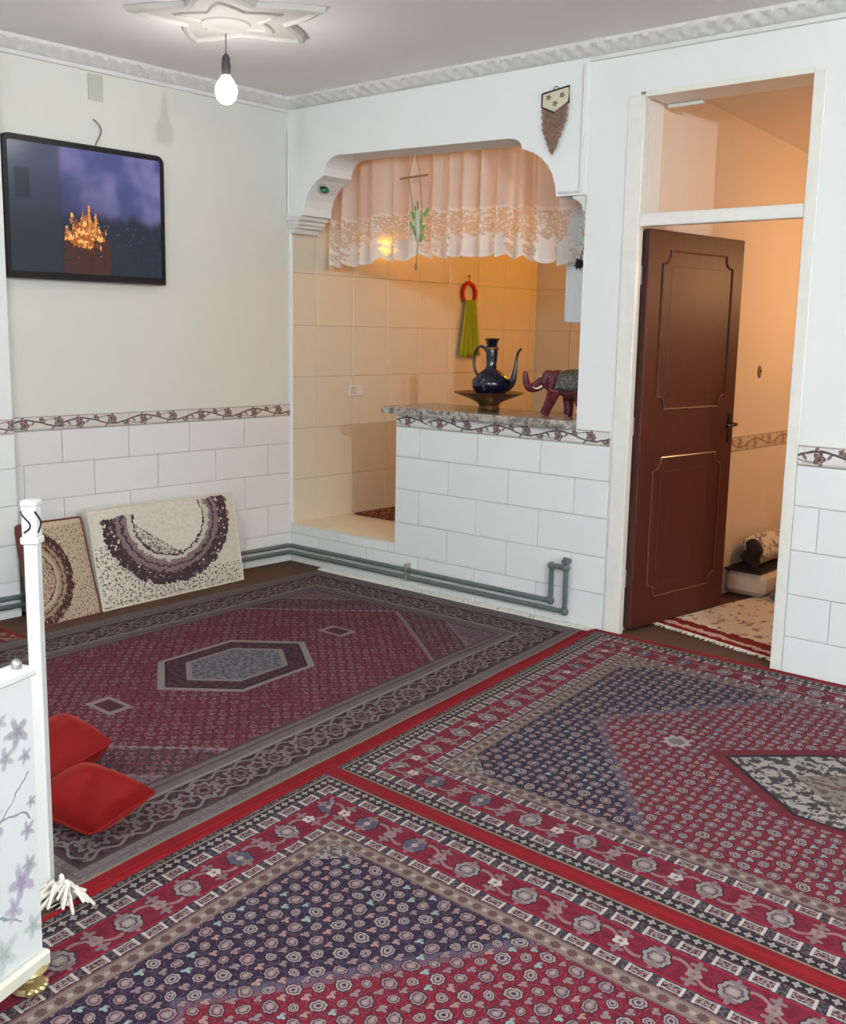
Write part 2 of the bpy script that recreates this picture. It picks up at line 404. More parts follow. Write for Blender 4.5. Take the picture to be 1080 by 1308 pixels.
def hall_carpet():
    m, b = newmat('hall_carpet', .95, .1); u, v = uvxy(); o = vec(u, v)
    n = noi(o, 14, 4, .65); g = mixc(sstep(n, .56, .62), (.66, .58, .48), (.25, .16, .12))
    v2 = voro(o, 9); g = mixc((F(v2.outputs['Distance']) < .22) * .8, g, (.34, .18, .14))
    wv = v + (noi(o, 16, 2) - .5) * .07
    g = mixc(wv < .16, g, (.20, .022, .025)); g = mixc(band(wv, .05, .095), g, (.55, .42, .36)); g = mixc(wv < .055, g, (.22, .015, .02))
    setc(b, g); bump(b, noi(o, 500, 1), .3, .004); return m
M['hall_carpet'] = hall_carpet()
def kitchen_rug():
    m, b = newmat('kitchen_rug', .95, .1); o = objco(); n = noi(o, 30, 3, .7)
    setc(b, mixc(sstep(n, .5, .58), (.10, .028, .02), (.34, .18, .12))); bump(b, noi(o, 400, 1), .3, .004); return m
M['kitchen_rug'] = kitchen_rug()

def cushion_mat(name, cx, cy, rx, ry, cream, dark, mid, vine, vlim=.62, dlim=1.14, full=0.0):
    m, b = newmat(name, .8, .2); u, v = uvxy(); o = vec(u * 1.7, v)
    n1 = noi(o, 16, 3, .6); n2 = noi(vec(u * 1.7 + 3.0, v), 24, 3, .6); n3 = noi(vec(u * 1.7 + 8.0, v), 38, 3, .65)
    x = (u - cx) / rx; y = (v - cy) / ry
    rho = hyp(x, y) + (n1 - .5) * .22; up = v - cy
    low = mx((up + (n2 - .5) * .1) < mixf(u), full)
    g = mixc(sstep(n2, .5, .53), cream, tuple(c * .9 for c in cream))
    # vine scatter outside
    outer = (hyp(x, y) > 1.12)
    g = mixc(outer * sstep(n3, .535, .555) * mx((v < vlim) * (u < .26), v < vlim * .36), g, vine)
    # inner bouquet
    inn = (hyp(x, y) < .70) * ((v + u * 1.28) < dlim)
    g = mixc(inn * band(n2, .46, .52), g, dark); g = mixc(inn * (n1 > .57), g, (mid[0] * 1.1, mid[1] * .8, mid[2] * .8))
    mk = low
    spots = F(voro(o, 20).outputs['Distance']) < .25
    gar = mixc(spots * (noi(o, 11, 1) > .5), dark, cream); gar = mixc((n2 > .56) * (n1 > .5), gar, mid)
    g = mixc(mk * band(rho, .97, 1.22), g, gar)
    g = mixc(mk * band(rho, .78, .98), g, mid); g = mixc(mk * band(rho, .86, .90), g, dark)
    g = mixc(mk * band(rho, .68, .78), g, tuple(c * .8 for c in cream)); g = mixc(mk * band(rho, .655, .69), g, dark)
    setc(b, g); bump(b, noi(o, 200, 2), .25, .005); b.inputs['Sheen Weight'].default_value = .3; return m
def mixf(u): return u * .13 - .02 + .09
M['cushion_cream'] = cushion_mat('cushion_cream', .50, .80, .36, .56, (.62, .58, .50), (.045, .022, .03), (.20, .14, .15), (.13, .08, .075))
M['cushion_gold'] = cushion_mat('cushion_gold', -.05, .45, .56, .40, (.50, .40, .29), (.045, .012, .013), (.30, .20, .14), (.13, .055, .04), 2.6, 3.0, 1.0)
M['cushion_edge'] = plain('cushion_edge', (.62, .58, .50), .8, .2, bst=.2)
M['cushion_edge_dark'] = plain('cushion_edge_dark', (.16, .05, .045), .8, .2, bst=.2)
M['red_velvet'] = plain('red_velvet', (.16, .0015, .002), .75, .2, var=.15, scale=12, bst=.15, bscale=60)
M['red_velvet'].node_tree.nodes['Principled BSDF'].inputs['Sheen Weight'].default_value = .2
M['red_velvet'].node_tree.nodes['Principled BSDF'].inputs['Sheen Tint'].default_value = (1, .15, .1, 1)
M['black_plastic'] = plain('black_plastic', (.010, .010, .012), .45, .3)
def screen():
    m, b = newmat('screen', .25, .25); u, v = uvxy(); o = vec(u * 1.4, v)
    n = noi(o, 2.6, 2, .5); n2 = noi(o, 22, 4, .7)
    sky = mixc(sstep(n, .38, .64), (.06, .07, .19), (.17, .155, .33)); sky = mixc(sstep(u * .6 + v, .5, 1.3), (.035, .045, .10), sky)
    ridge = .42 + (noi(vec(u, 0.0), 7, 3) - .5) * .25
    c = mixc(sstep(v - ridge, 0., .12), mixc(n2, (.008, .012, .022), (.03, .04, .06)), sky)
    c = mixc((1.0 - sstep(u, .30, .34)) * .8, c, mixc(sstep(v, .2, 1.0), (.022, .03, .038), (.05, .065, .09))); c = mixc(band(u, .04, .13) * band(v, .57, .8) * .6, c, (.015, .022, .03))
    c = mixc(band(u, .33, .64) * (v < .30) * (n2 > .42), c, (.06, .022, .016))
    x = (u - .47) / .14; y = (v - .33) / .16
    n3 = noi(vec(u * 3.0, v), 9, 4, .7); hot = (hyp(x, y) + (n3 - .5) * 3.4) < .75; c = mixc(hot * .8, c, (.42, .11, .015)); c = mixc(hot * (n2 > .52), c, (.9, .45, .13))
    for tx, ty in ((.50, .56), (.54, .50)): c = mixc((ab(u - tx + (n2 - .5) * .03) < .008) * band(v, .3, ty) * (n2 > .42), c, (.62, .24, .07))
    c = mixc(band(u, .66, .9) * band(v, .25, .42) * (n2 > .63), c, (.25, .3, .34))
    setc(b, (.008, .008, .01)); L(c, b.inputs['Emission Color']); b.inputs['Emission Strength'].default_value = .75; return m
M['screen'] = screen()
M['bulb_near'] = emit('bulb_near', (1., .98, .94), BULB_NEAR)
M['bulb_far'] = emit('bulb_far', (.93, 1., .985), BULB_FAR)
M['bulb_fill'] = emit('bulb_fill', (.94, 1., .985), BULB_FILL)
M['bulb_kitchen'] = emit('bulb_kitchen', (1., .37, .015), KITCHEN_LAMP)
M['bulb_hall'] = emit('bulb_hall', (1., .60, .27), HALL_LAMP)
M['socket_dark'] = plain('socket_dark', (.045, .042, .04), .4, .5)
M['cable_grey'] = plain('cable_grey', (.16, .15, .14), .5, .4)
M['pipe'] = plain('pipe', (.11, .14, .135), .35, .5)
def granite():
    m, b = newmat('granite', .22, .5); o = objco(); n = noi(o, 26, 5, .7); n2 = noi(o, 9, 3)
    g = mixc(sstep(n, .38, .62), (.13, .11, .105), (.46, .41, .37)); g = mixc(sstep(n2, .5, .7), g, (.24, .2, .21)); setc(b, g); return m
M['granite'] = granite()
def doorwood():
    m, b = newmat('door_wood', .46, .3); o = objco()
    n = N('ShaderNodeMapping'); L(o, n.inputs[0]); n.inputs['Scale'].default_value = (20, 20, 1.2); g = noi(n.outputs[0], 3, 4, .6)
    setc(b, mixc(g, (.056, .0095, .0075), (.092, .0185, .0145))); bump(b, g, .06, .004); return m
M['door_wood'] = doorwood()
M['door_trim'] = plain('door_trim', (.13, .04, .028), .25, .6)
M['door_edge'] = plain('door_edge', (.07, .025, .017), .5, .4, var=.3)
M['steel'] = plain('steel', (.5, .48, .45), .35, .5, .9)
M['dark_metal'] = plain('dark_metal', (.03, .022, .02), .35, .5, .6)
def curtain():
    m, b = newmat('sheer_curtain', .8, .1); u, v = uvxy()       # u in metres along, v height 0 hem .. 1 top
    out = TREE.nodes['Material Output']
    o = vec(u, v * .65)
    sc = u / .105; hem = ab(fr(sc) - .5)
    lace = v < .38
    vr = F(voro(o, 75).outputs['Distance']); vr2 = F(voro(o, 26).outputs['Distance'])
    holes = lace * (vr > .36) * (vr2 > .26)
    q = rosette((fr(sc) - .5) * .105, v * .65 - .075, .045, 6, .25)
    solid = mx(q < 1.0, ab(v - .39) < .012); solid = mx(solid, (hyp((fr(sc) - .5) * .105, v * .65 - .03) < .042) + (v < .03))
    alpha = .74 + lace * .08 - holes * .40; alpha = mx(alpha, solid * .93)
    col = mixc(lace, mixc(sn(u * 46.0 + sn(u * 11.0) * 2.0) * .5 + .5, (.84, .80, .79), (.74, .60, .55)), (.84, .83, .82)); setc(b, col)  # pinker stripes paint the tone of the overlapping folds into the cloth
    tr = N('ShaderNodeBsdfTranslucent'); L(col, tr.inputs[0]); mxs = N('ShaderNodeMixShader'); mxs.inputs[0].default_value = .34
    L(b.outputs[0], mxs.inputs[1]); L(tr.outputs[0], mxs.inputs[2])
    tp = N('ShaderNodeBsdfTransparent'); m2 = N('ShaderNodeMixShader'); L(alpha.k, m2.inputs[0]); L(tp.outputs[0], m2.inputs[1]); L(mxs.outputs[0], m2.inputs[2])
    L(m2.outputs[0], out.inputs[0]); return m
M['curtain'] = curtain()
def blue_enamel():
    m, b = newmat('blue_enamel', .12, .6); o = objco(); n = F(voro(o, 70).outputs['Distance'])
    setc(b, mixc((n < .22) * (noi(o, 14, 2) > .55), (.0035, .0045, .017), (.20, .18, .15))); return m
M['enamel'] = blue_enamel()
M['brass_dark'] = plain('brass_dark', (.16, .085, .03), .3, .5, .7)
def eleph():
    m, b = newmat('elephant_mosaic', .2, .6); o = objco(); v = voro(o, 70, 'DISTANCE_TO_EDGE'); c = voro(o, 70)
    s = N('ShaderNodeSeparateColor'); L(c.outputs['Color'], s.inputs[0])
    g = mixc(F(s.outputs[0]), (.06, .005, .012), (.20, .022, .042)); g = mixc(F(v.outputs['Distance']) < .05, g, (.05, .02, .02)); setc(b, g); return m
M['elephant'] = eleph()
def blanket():
    m, b = newmat('elephant_blanket', .35, .6); o = objco(); v = voro(o, 60)
    g = mixc(F(v.outputs['Distance']) < .35, (.06, .055, .045), (.22, .22, .18)); setc(b, g); return m
M['blanket'] = blanket()
M['ivory'] = plain('ivory', (.7, .6, .5), .3)
M['lime'] = plain('lime_cloth', (.36, .44, .02), .8, .2, bst=.3)
M['red_yarn'] = plain('red_yarn', (.46, .035, .012), .8, .2, bst=.4)
M['green_leaf'] = plain('green_leaf', (.16, .30, .08), .5)
M['green_glass'] = plain('green_glass', (.012, .15, .06), .15, .7)
M['twine'] = plain('twine', (.27, .16, .085), .8, .2, bst=.3)
M['macrame'] = plain('macrame_cord', (.27, .17, .13), .9, .1, var=.2)
def cloth_face():
    m, b = newmat('embroidered_cloth', .85, .1); u, v = uvxy(); g = mixc(noi(vec(u, v), 40, 2), (.60, .55, .43), (.68, .63, .52))
    for cx, cy in ((.25, .70), (.75, .72), (.5, .40)):
        q = rosette(u - cx, (v - cy) * .8, .085, 5, .3); g = mixc(q < 1.0, g, (.16, .14, .07)); g = mixc(q < .4, g, (.42, .2, .08))
    setc(b, g); return m
M['cloth_face'] = cloth_face()
M['white_gloss'] = plain('white_gloss', (.70, .71, .71), .25, .5, var=.02)
def floral():
    m, b = newmat('floral_panel', .22, .5); u, v = uvxy()       # metres on the panel, u 0 at its far end
    o = vec(u, v); g = mixc(noi(o, 6, 2), (.64, .67, .69), (.69, .715, .725)); wob = (noi(o, 14, 2) - .5) * .05
    for a0, a1, sl, ph in ((.06, .36, .55, .17), (.02, .30, -.8, .50), (.10, .34, .9, .02), (.02, .28, .35, .40)):
        g = mixc(band(u, a0, a1) * (ab(v - ph - (u - a0) * sl - wob) < .0028), g, (.24, .30, .29))
    for cx, cy, r, c in ((.05, .60, .030, (.30, .29, .36)), (.03, .54, .016, (.34, .35, .40)), (.085, .555, .022, (.36, .37, .42)), (.015, .43, .013, (.33, .35, .38)),
                         (.03, .37, .020, (.36, .33, .42)), (.055, .26, .036, (.36, .32, .44)), (.085, .21, .028, (.42, .38, .50)), (.03, .29, .02, (.34, .38, .38)),
                         (.14, .42, .034, (.30, .29, .44)), (.17, .35, .024, (.32, .36, .40)), (.025, .14, .026, (.44, .50, .48)), (.12, .12, .04, (.46, .52, .50)),
                         (.17, .55, .03, (.33, .32, .44)), (.21, .22, .035, (.36, .33, .46)), (.10, .64, .018, (.40, .42, .44)), (.19, .68, .035, (.38, .38, .40))):
        q = rosette(u - cx + wob * .4, v - cy, r, 5, .35) + (noi(o, 60, 2) - .5) * .6; g = mixc((1.0 - sstep(q, .7, 1.1)) * .8, g, c); g = mixc((q < .4) * .5, g, tuple(x * .6 for x in c))
    setc(b, g); return m
M['floral'] = floral()
M['gold'] = plain('gold', (.55, .44, .22), .28, .6, .85)
M['cream_trim'] = plain('cream_trim', (.66, .65, .55), .3)
M['glass_grey'] = plain('glass_grey', (.60, .65, .66), .1, .6)
M['green_vase'] = plain('green_vase', (.42, .46, .30), .25)
M['cabinet_white'] = plain('cabinet_white', (.70, .76, .80), .3, .5)
M['mattress_cream'] = plain('mattress_cream', (.60, .50, .41), .85, .1, bst=.3, bscale=40)
def hallfloral():
    m, b = newmat('floral_bedding', .85, .1); o = objco(); n = noi(o, 22, 3, .6); setc(b, mixc(sstep(n, .52, .57), (.62, .56, .50), (.24, .19, .17))); return m
M['hallfloral'] = hallfloral()
M['black_cloth_and_gap'] = plain('black_cloth_and_gap', (.02, .014, .016), .7, .2)
M['mauve_cloth'] = plain('mauve_cloth', (.20, .16, .20), .85, .1, var=.3, scale=30)
M['pompom'] = plain('pompom', (.03, .025, .035), .9, .1, bst=.6)
M['patch'] = plain('patch', (.50, .49, .45), .7, .2)

# ------------------------------------------------------------------ the shell
XR, YF = 8.6, -5.8
floor = obj('floor', MB().box(-.2, XR + .2, YF - .2, 0, -.1, 0).box(2.40, 4.4, 0, 3.6, -.1, 0), M['moquette'], kind='structure')
ceil = obj('ceiling', MB().box(-.2, XR + .2, YF - .2, .22, H, H + .1), M['ceiling_paint'], kind='structure')
wl = obj('wall_left', MB().box(-.2, 0, YF - .2, 2.65, -.1, H + .1), M['cream_paint'], kind='structure')
PY = -1.918                                     # the pillar left of the television
pil = obj('wall_pillar', MB().box(-.02, .075, YF, PY, 0, H, .004), M['pillar_white'], kind='structure')
wb = MB()
wb.box(2.165, 2.445, 0, .22, 0, H).box(2.445, 3.295, 0, .22, 2.615, H).box(3.295, XR + .2, 0, .22, -.1, H)
wback = obj('wall_back', wb, M['white_paint'], kind='structure')
obj('wall_lintel', MB().box(0, 2.165, .0, .22, 2.78, H), M['white_paint'], kind='structure')
wcount = obj('wall_counter', MB().box(.93, 2.165, 0, .22, -.1, 1.02).box(0, .93, 0, .22, -.1, .245), M['white_paint'], kind='structure')
obj('wall_right', MB().box(XR, XR + .2, YF - .2, .22, -.1, H), M['white_paint'], kind='structure')
obj('wall_front', MB().box(-.2, XR + .2, YF - .2, YF, -.1, H), M['white_paint'], kind='structure')
# kitchen and hall shells behind
kf = obj('floor_kitchen', MB().box(0, 2.2, .22, 2.65, -.1, .245), M['tile_step'], kind='structure')
obj('wall_kitchen', MB().box(-.2, 2.2, 2.65, 2.85, 0, H), M['tile_kitchen'], kind='structure')
wmid = obj('wall_middle', MB().box(2.2, 2.445, .22, 3.6, 0, H), M['peach_paint'], kind='structure')
obj('ceiling_kitchen', MB().box(0, 2.2, .22, 2.65, 2.75, H + .1), M['ceiling_paint'], kind='structure')
def slope(y): return 2.72 - .064 * y
hc = MB(); hc.add([(2.445, .2, slope(.2)), (4.4, .2, slope(.2)), (4.4, 3.6, slope(3.6)), (2.445, 3.6, slope(3.6)),
                   (2.445, .2, 3.), (4.4, .2, 3.), (4.4, 3.6, 3.), (2.445, 3.6, 3.)], [(0, 1, 2, 3), (4, 7, 6, 5), (0, 4, 5, 1), (1, 5, 6, 2), (2, 6, 7, 3), (3, 7, 4, 0)])
obj('ceiling_hall', hc, M['peach_paint'], kind='structure')
obj('wall_hall_right', MB().box(4.4, 4.6, .22, 3.6, 0, 3.), M['peach_paint'], kind='structure')
obj('wall_hall_end', MB().box(2.2, 4.6, 3.6, 3.8, 0, 3.), M['peach_paint'], kind='structure')

# ------------------------------------------------------------------ tiles, each one an object
MESHES = {}
def tile(parent, axis, at, a0, a1, z0, z1, mat, gap=.003, proud=.008, name='tile', uv=False, sgn=1):
    """one tile on a wall: axis 'x' faces +x (or sgn), axis 'y' faces -y; a0..a1 along the wall"""
    wd, ht = round(a1 - a0 - gap, 4), round(z1 - z0 - gap, 4)
    if wd < .012 or ht < .012: return
    key = (axis, wd, ht, mat, proud, sgn)
    if key not in MESHES:
        b = MB()
        if axis == 'x': b.box(0, proud * sgn, -wd / 2, wd / 2, -ht / 2, ht / 2, .0022) if sgn > 0 else b.box(-proud, 0, -wd / 2, wd / 2, -ht / 2, ht / 2, .0022)
        else: b.box(-wd / 2, wd / 2, -proud, 0, -ht / 2, ht / 2, .0022)
        if uv:
            for i, v in enumerate(b.v):
                t = v[1] if axis == 'x' else v[0]; b.uv[i] = ((t + wd / 2) / .40, (v[2] + ht / 2) / ht)
        MESHES[key] = build(name, b, M[mat])
    c = (a0 + a1) / 2; z = (z0 + z1) / 2
    return inst(name, MESHES[key], (at, c, z) if axis == 'x' else (c, at, z), parent)
ROWS = [0, .19, .38, .58, .77, .945]
def course(parent, axis, at, a0, a1, z0, z1, first, step, mat, **k):
    x = first
    while x > a0: x -= step
    while x < a1 - .004:
        tile(parent, axis, at, max(x, a0), min(x + step, a1), z0, z1, mat, **k); x += step
# left wall (joints alternate course by course)
obj('grout_bed', MB().box(0, .002, PY, 0, 0, .945), M['grout'], wl)
for i, (z0, z1) in enumerate(zip(ROWS, ROWS[1:])):
    course(wl, 'x', .002, PY, 0, z0, z1, (-.793, -.605)[(4 - i) % 2], .41, 'tile_grey')
course(wl, 'x', .002, PY, 0, .945, 1.02, -.40, .40, 'border_left', gap=.0015, proud=.009, name='border_tile', uv=True)
obj('grout_bed', MB().box(.075, .077, YF, PY, 0, .945), M['grout'], pil)
for i, (z0, z1) in enumerate(zip(ROWS, ROWS[1:])):
    course(pil, 'x', .077, -3.2, PY, z0, z1, (PY - .41, PY - .2)[i % 2], .41, 'tile_white')
course(pil, 'x', .077, -3.2, PY, .945, 1.02, PY - .3, .40, 'border_left', gap=.0015, proud=.009, name='border_tile', uv=True)
# counter front, post beside the door
obj('grout_bed', MB().box(.93, 2.375, -.002, 0, 0, .945).box(0, .93, -.002, 0, 0, .245), M['grout'], wcount)
for i, (z0, z1) in enumerate(zip(ROWS, ROWS[1:])):
    course(wcount, 'y', -.002, .93 if i else 0, 2.375, z0, z1, (1.537, 1.754)[i % 2], .42, 'tile_white')
course(wcount, 'y', -.002, 0, .93, .19, .245, .46, .42, 'tile_white')
course(wcount, 'y', -.002, .93, 2.375, .945, 1.02, 1.17, .40, 'border_tile', gap=.0015, proud=.009, name='border_tile', uv=True)
# right of the door
obj('grout_bed', MB().box(3.324, 5.2, -.002, 0, 0, .945), M['grout'], wback)
for i, (z0, z1) in enumerate(zip([0, .17, .365, .565, .765, .945], [.17, .365, .565, .765, .945])):
    course(wback, 'y', -.002, 3.324, 5.2, z0, z1, (3.65, 3.52)[i % 2] if i != 3 else 3.437, .42, 'tile_white')
course(wback, 'y', -.002, 3.324, 5.2, .945, 1.035, 3.324, .265, 'border_tile', gap=.0015, proud=.009, name='border_tile', uv=True)
# kitchen left wall with the reveal of the opening, big tiles
obj('grout_bed', MB().box(0, .002, .0, 2.65, .245, 2.15).box(.0, .002, .22, 2.65, 2.15, 2.75), M['grout_kitchen'], wl)
KZ = [.245, .53, .86, 1.19, 1.515, 1.84, 2.165, 2.49, 2.75]
for z0, z1 in zip(KZ, KZ[1:]):
    y = -.0 if z1 < 2.2 else .22
    ys = ([.0] if z1 < 2.2 else []) + [.22 + .333 * k for k in range(8)]
    for y0, y1 in zip(ys, ys[1:] + [2.65]): tile(wl, 'x', .002, y0, min(y1, 2.65), z0, z1, 'tile_kitchen', gap=.0018)
# kitchen far wall tiles
wkt = bpy.data.objects['wall_kitchen']
for z0, z1 in zip(KZ, KZ[1:]):
    for k in range(7): tile(wkt, 'y', 2.65, .01 + .333 * k, min(.01 + .333 * (k + 1), 2.2), z0, z1, 'tile_kitchen', gap=.0018)
# step tiles
sm = {}
for i in range(3):
    x0, x1 = .002 + i * .309, .002 + (i + 1) * .309
    b = MB().box(x0 + .001, x1 - .001, -.010 if True else 0, .34, .245, .252, .002); obj('tile', b, M['tile_step'], wcount)
# hall border and dado
obj('dado_paint', MB().box(2.445, 2.449, .25, 3.6, 0, .84), M['peach_paint'], wmid)
course(wmid, 'x', 2.445, .25, 3.4, .84, .925, 1.0, .40, 'border_hall', gap=.0015, proud=.008, name='border_tile', uv=True)

# ------------------------------------------------------------------ cornices (modelled relief)
def cornice(name, along, a0, a1):
    b = MB(); prof = [(.0, 2.785), (.014, 2.787), (.016, 2.806), (.024, 2.810), (.034, 2.822), (.050, 2.834), (.066, 2.846), (.078, 2.852), (.082, 2.866)]
    n = int((a1 - a0) / .016); m = len(prof)
    for i in range(n + 1):
        s = a0 + (a1 - a0) * i / n; ph = (s % .085) / .085
        for j, (o, z) in enumerate(prof):
            rel = 0
            if 3 <= j <= 7: rel = .011 * abs(math.sin(PI * ph + (j - 5) * .55)) * math.sin(PI * (j - 2) / 6) + .004 * math.sin(s * 310 + j * 2.1)
            oo = o + rel; zz = z - rel * .6
            b.v.append((oo, s - min(0, 0), zz) if along == 'y' else (s, -oo, zz))
    for i in range(n):
        for j in range(m - 1):
            f = (i * m + j, i * m + j + 1, (i + 1) * m + j + 1, (i + 1) * m + j); b.f.append(f if along == 'x' else f[::-1])
    return obj(name, b, M['plaster'], kind='structure', smooth=True)
cornice('trim_1', 'y', YF, -.0)
cornice('trim_2', 'x', .0, XR)

# ------------------------------------------------------------------ arch over the counter
prof_px = [(.148, 2.177), (.155, 2.27), (.205, 2.325), (.33, 2.398), (.335, 2.44), (.385, 2.487), (.445, 2.503), (1.16, 2.488), (1.70, 2.478), (1.762, 2.458), (1.79, 2.415), (1.895, 2.37), (1.97, 2.288), (2.005, 2.168), (2.165, 2.168)]
def smooth_prof(p):
    out = []
    def arc(a, c, bq, n=6):
        for i in range(n + 1):
            t = i / n; out.append(tuple((1 - t) ** 2 * a[k] + 2 * t * (1 - t) * c[k] + t * t * bq[k] for k in (0, 1)))
    out.append((0, 2.177)); arc((.15, 2.177), (.145, 2.33), (.325, 2.398)); arc((.325, 2.418), (.345, 2.50), (.45, 2.505))
    out.append((1.16, 2.488)); arc((1.685, 2.476), (1.775, 2.474), (1.785, 2.415)); arc((1.80, 2.412), (1.985, 2.36), (2.003, 2.168)); out.append((2.165, 2.168))
    return out
AP = smooth_prof(prof_px)
poly = AP + [(2.165, 2.80), (0, 2.80)]
arch = obj('trim_3', MB().prism(poly, -.022, .21), M['pillar_white'], kind='structure')
fb = MB()                                       # raised bead framing the arch panel
for pts in ([(.012, -.024, 2.19), (.012, -.024, 2.70)], [(2.145, -.024, 2.185), (2.145, -.024, 2.775)], [(2.145, -.024, 2.185), (2.02, -.024, 2.185)]): fb.tube(pts, .008, 6)
obj('bead', fb, M['plaster'], arch)
cap = MB().box(0, .125, -.03, .21, 2.15, 2.176, .004).box(0, .105, -.024, .205, 2.125, 2.152, .004).box(0, .085, -.018, .2, 2.105, 2.127, .004).box(0, .055, -.012, .195, 2.075, 2.107, .004)
obj('trim_4', cap, M['plaster'], kind='structure')
obj('corner_bead', MB().box(-.001, .022, -.012, .01, .25, 2.08, .003), M['pillar_white'], bpy.data.objects['trim_4'])
cr = MB().prism([(2.168, 2.168), (2.085, 2.168), (2.09, 2.155), (2.115, 2.145), (2.14, 2.125), (2.152, 2.095), (2.168, 2.085)][::-1], .0, .21)
obj('trim_5', cr, M['plaster'], kind='structure')

# ------------------------------------------------------------------ ceiling rosette
def star(r_out, r_in, z0, z1, n=5, a0=.36, cx=1.15, cy=-1.37, inset=0.0):
    pts = []
    for k in range(n * 8):
        t = k / 8 - math.floor(k / 8); w_ = abs(2 * t - 1) ** 1.5
        r = r_in + (r_out - r_in) * w_; a = a0 + 2 * PI * k / (n * 8); pts.append((r, a))
    return [(cx + r * math.cos(a), cy + r * math.sin(a)) for r, a in pts]
ro = thing('ceiling_rosette', 'white plaster star rosette on the ceiling around the hanging bulb', 'ceiling rosette', (1.1, -1.36, H))
def starlayer(name, lays):
    b = MB(); n = None
    for r_o, r_i, z in lays:
        p = star(r_o, r_i, 0, 0); n = len(p); b.v += [(x, y, z) for x, y in p]
    for l in range(len(lays) - 1):
        for k in range(n): b.f.append((l * n + k, l * n + (k + 1) % n, (l + 1) * n + (k + 1) % n, (l + 1) * n + k))
    b.f.append(tuple((len(lays) - 1) * n + k for k in range(n)))
    b.f = [f[::-1] for f in b.f]
    return obj(name, b, M['rosette_plaster'], ro)
starlayer('star_rim', [(.47, .27, H), (.455, .26, H - .022), (.42, .235, H - .028), (.40, .225, H - .014), (.36, .20, H - .012)])
starlayer('star_centre', [(.27, .15, H - .010), (.25, .14, H - .022), (.21, .12, H - .025), (.19, .11, H - .018)])
obj('hub', MB().lathe([(.12, -.012), (.11, -.026), (.06, -.030), (.02, -.034)][::-1], (1.083, -1.352, H), 20), M['rosette_plaster'], ro, smooth=True)
# ------------------------------------------------------------------ bulbs
def bulb(loc, mat, drop, label, top, tilt=0):
    x, y, z = loc; t = thing('hanging_bulb', label, 'light bulb', (x, y, z))
    obj('cord', MB().tube([(x + tilt, y, top), (x, y, z + .15)], .0035, 6), M['cable_grey'], t)
    obj('socket', MB().lathe([(.012, .055), (.019, .06), (.021, .10), (.017, .14), (.006, .155)], loc, 14), M['socket_dark'], t, smooth=True)
    pr = [(.006, -.066), (.025, -.06), (.042, -.042), (.050, -.012), (.047, .014), (.034, .038), (.022, .052), (.017, .062)]
    obj('bulb', MB().lathe(pr, loc, 20), mat, t, smooth=True); return t
bulb((1.083, -1.352, 2.565), M['bulb_near'], .1, 'bright bare bulb on a short cord under the white star rosette', H - .06)
bulb((7.2, -3.8, 2.60), M['bulb_far'], .1, 'bare bulb on a cord over the far part of the room, outside the view', H)
bulb((3.7, -5.0, 2.45), M['bulb_fill'], .1, 'added fill bulb on a cord, unseen behind the viewer', H)
bulb((1.45, 2.38, 2.215), M['bulb_kitchen'], .1, 'warm bulb hanging in the kitchen behind the curtain', 2.75)
bulb((3.6, 1.9, 1.85), M['bulb_hall'], .1, 'warm bulb hanging in the hall beyond the doorway', slope(1.9))

# ------------------------------------------------------------------ door
d1 = thing('door_1', None, None, (2.47, 0, 0), kind='structure')
fr_ = MB()
fr_.box(2.385, 2.472, -.008, .0, .0, 2.60, .003).box(2.44, 2.472, .0, .035, 0, 2.60)               # left casing and jamb
fr_.box(3.268, 3.322, -.008, .0, .0, 2.60, .003).box(3.266, 3.295, .0, .22, 0, 2.615)
fr_.box(2.472, 3.266, -.003, .22, 2.590, 2.615)
fr_.box(2.472, 3.266, -.004, .045, 2.003, 2.062, .004)
obj('door_frame', fr_, M['frame_paint'], d1)
obj('transom_strips', MB().box(2.475, 2.66, .20, .218, 2.572, 2.588, .002).box(2.473, 2.479, .02, .034, 2.064, 2.588, .001), M['plaster'], d1)  # short top strip stands in for the lit edge of the reveal
# leaf, modelled closed along +y local then turned on its hinge
HX, HY, LW = 2.460, .066, .84
ang = math.radians(-6.0)
RM = Matrix.Translation((HX, HY, 0)) @ Matrix.Rotation(ang, 4, 'Z')
leaf = obj('door_leaf', MB().box(0, .040, 0, LW, .018, 1.998, .003).xform(RM), M['door_wood'], d1)
obj('leaf_edge', MB().box(-.002, .038, -.006, .0005, .03, 1.99).xform(RM), M['door_edge'], leaf)
def notched(y0, y1, z0, z1, n):
    out = []; r = n - .016
    one = [(0, n), (.016, n)] + [(.016 + r * math.cos(t), .016 + r * math.sin(t)) for t in (1.25, .8, .35)] + [(n, .016), (n, 0)]
    for cx, cz, sx, sz, rv in ((y0, z0, 1, 1, 0), (y1, z0, -1, 1, 1), (y1, z1, -1, -1, 0), (y0, z1, 1, -1, 1)):
        q = [(cx + sx * a, cz + sz * b_) for a, b_ in one]; out += q[::-1] if rv else q
    return out
for z0, z1 in ((1.13, 1.905), (.165, .885)):
    lp = [(.0425, y, z) for y, z in notched(.118, LW - .105, z0, z1, .062)]
    obj('panel_molding', MB().tube(lp + [lp[0]], .0055, 6).xform(RM), M['door_trim'], leaf, smooth=True)
    obj('door_panel', MB().box(.036, .0415, .19, LW - .178, z0 + .072, z1 - .072, .0014).xform(RM), M['door_wood'], leaf)
hd = MB().box(.040, .046, LW - .055, LW - .02, .93, 1.09, .003).tube([(.044, LW - .037, 1.03), (.085, LW - .037, 1.03), (.09, LW - .05, 1.03), (.088, LW - .14, 1.025)], .009, 8)
obj('door_handle', hd.xform(RM), M['dark_metal'], leaf, smooth=True)
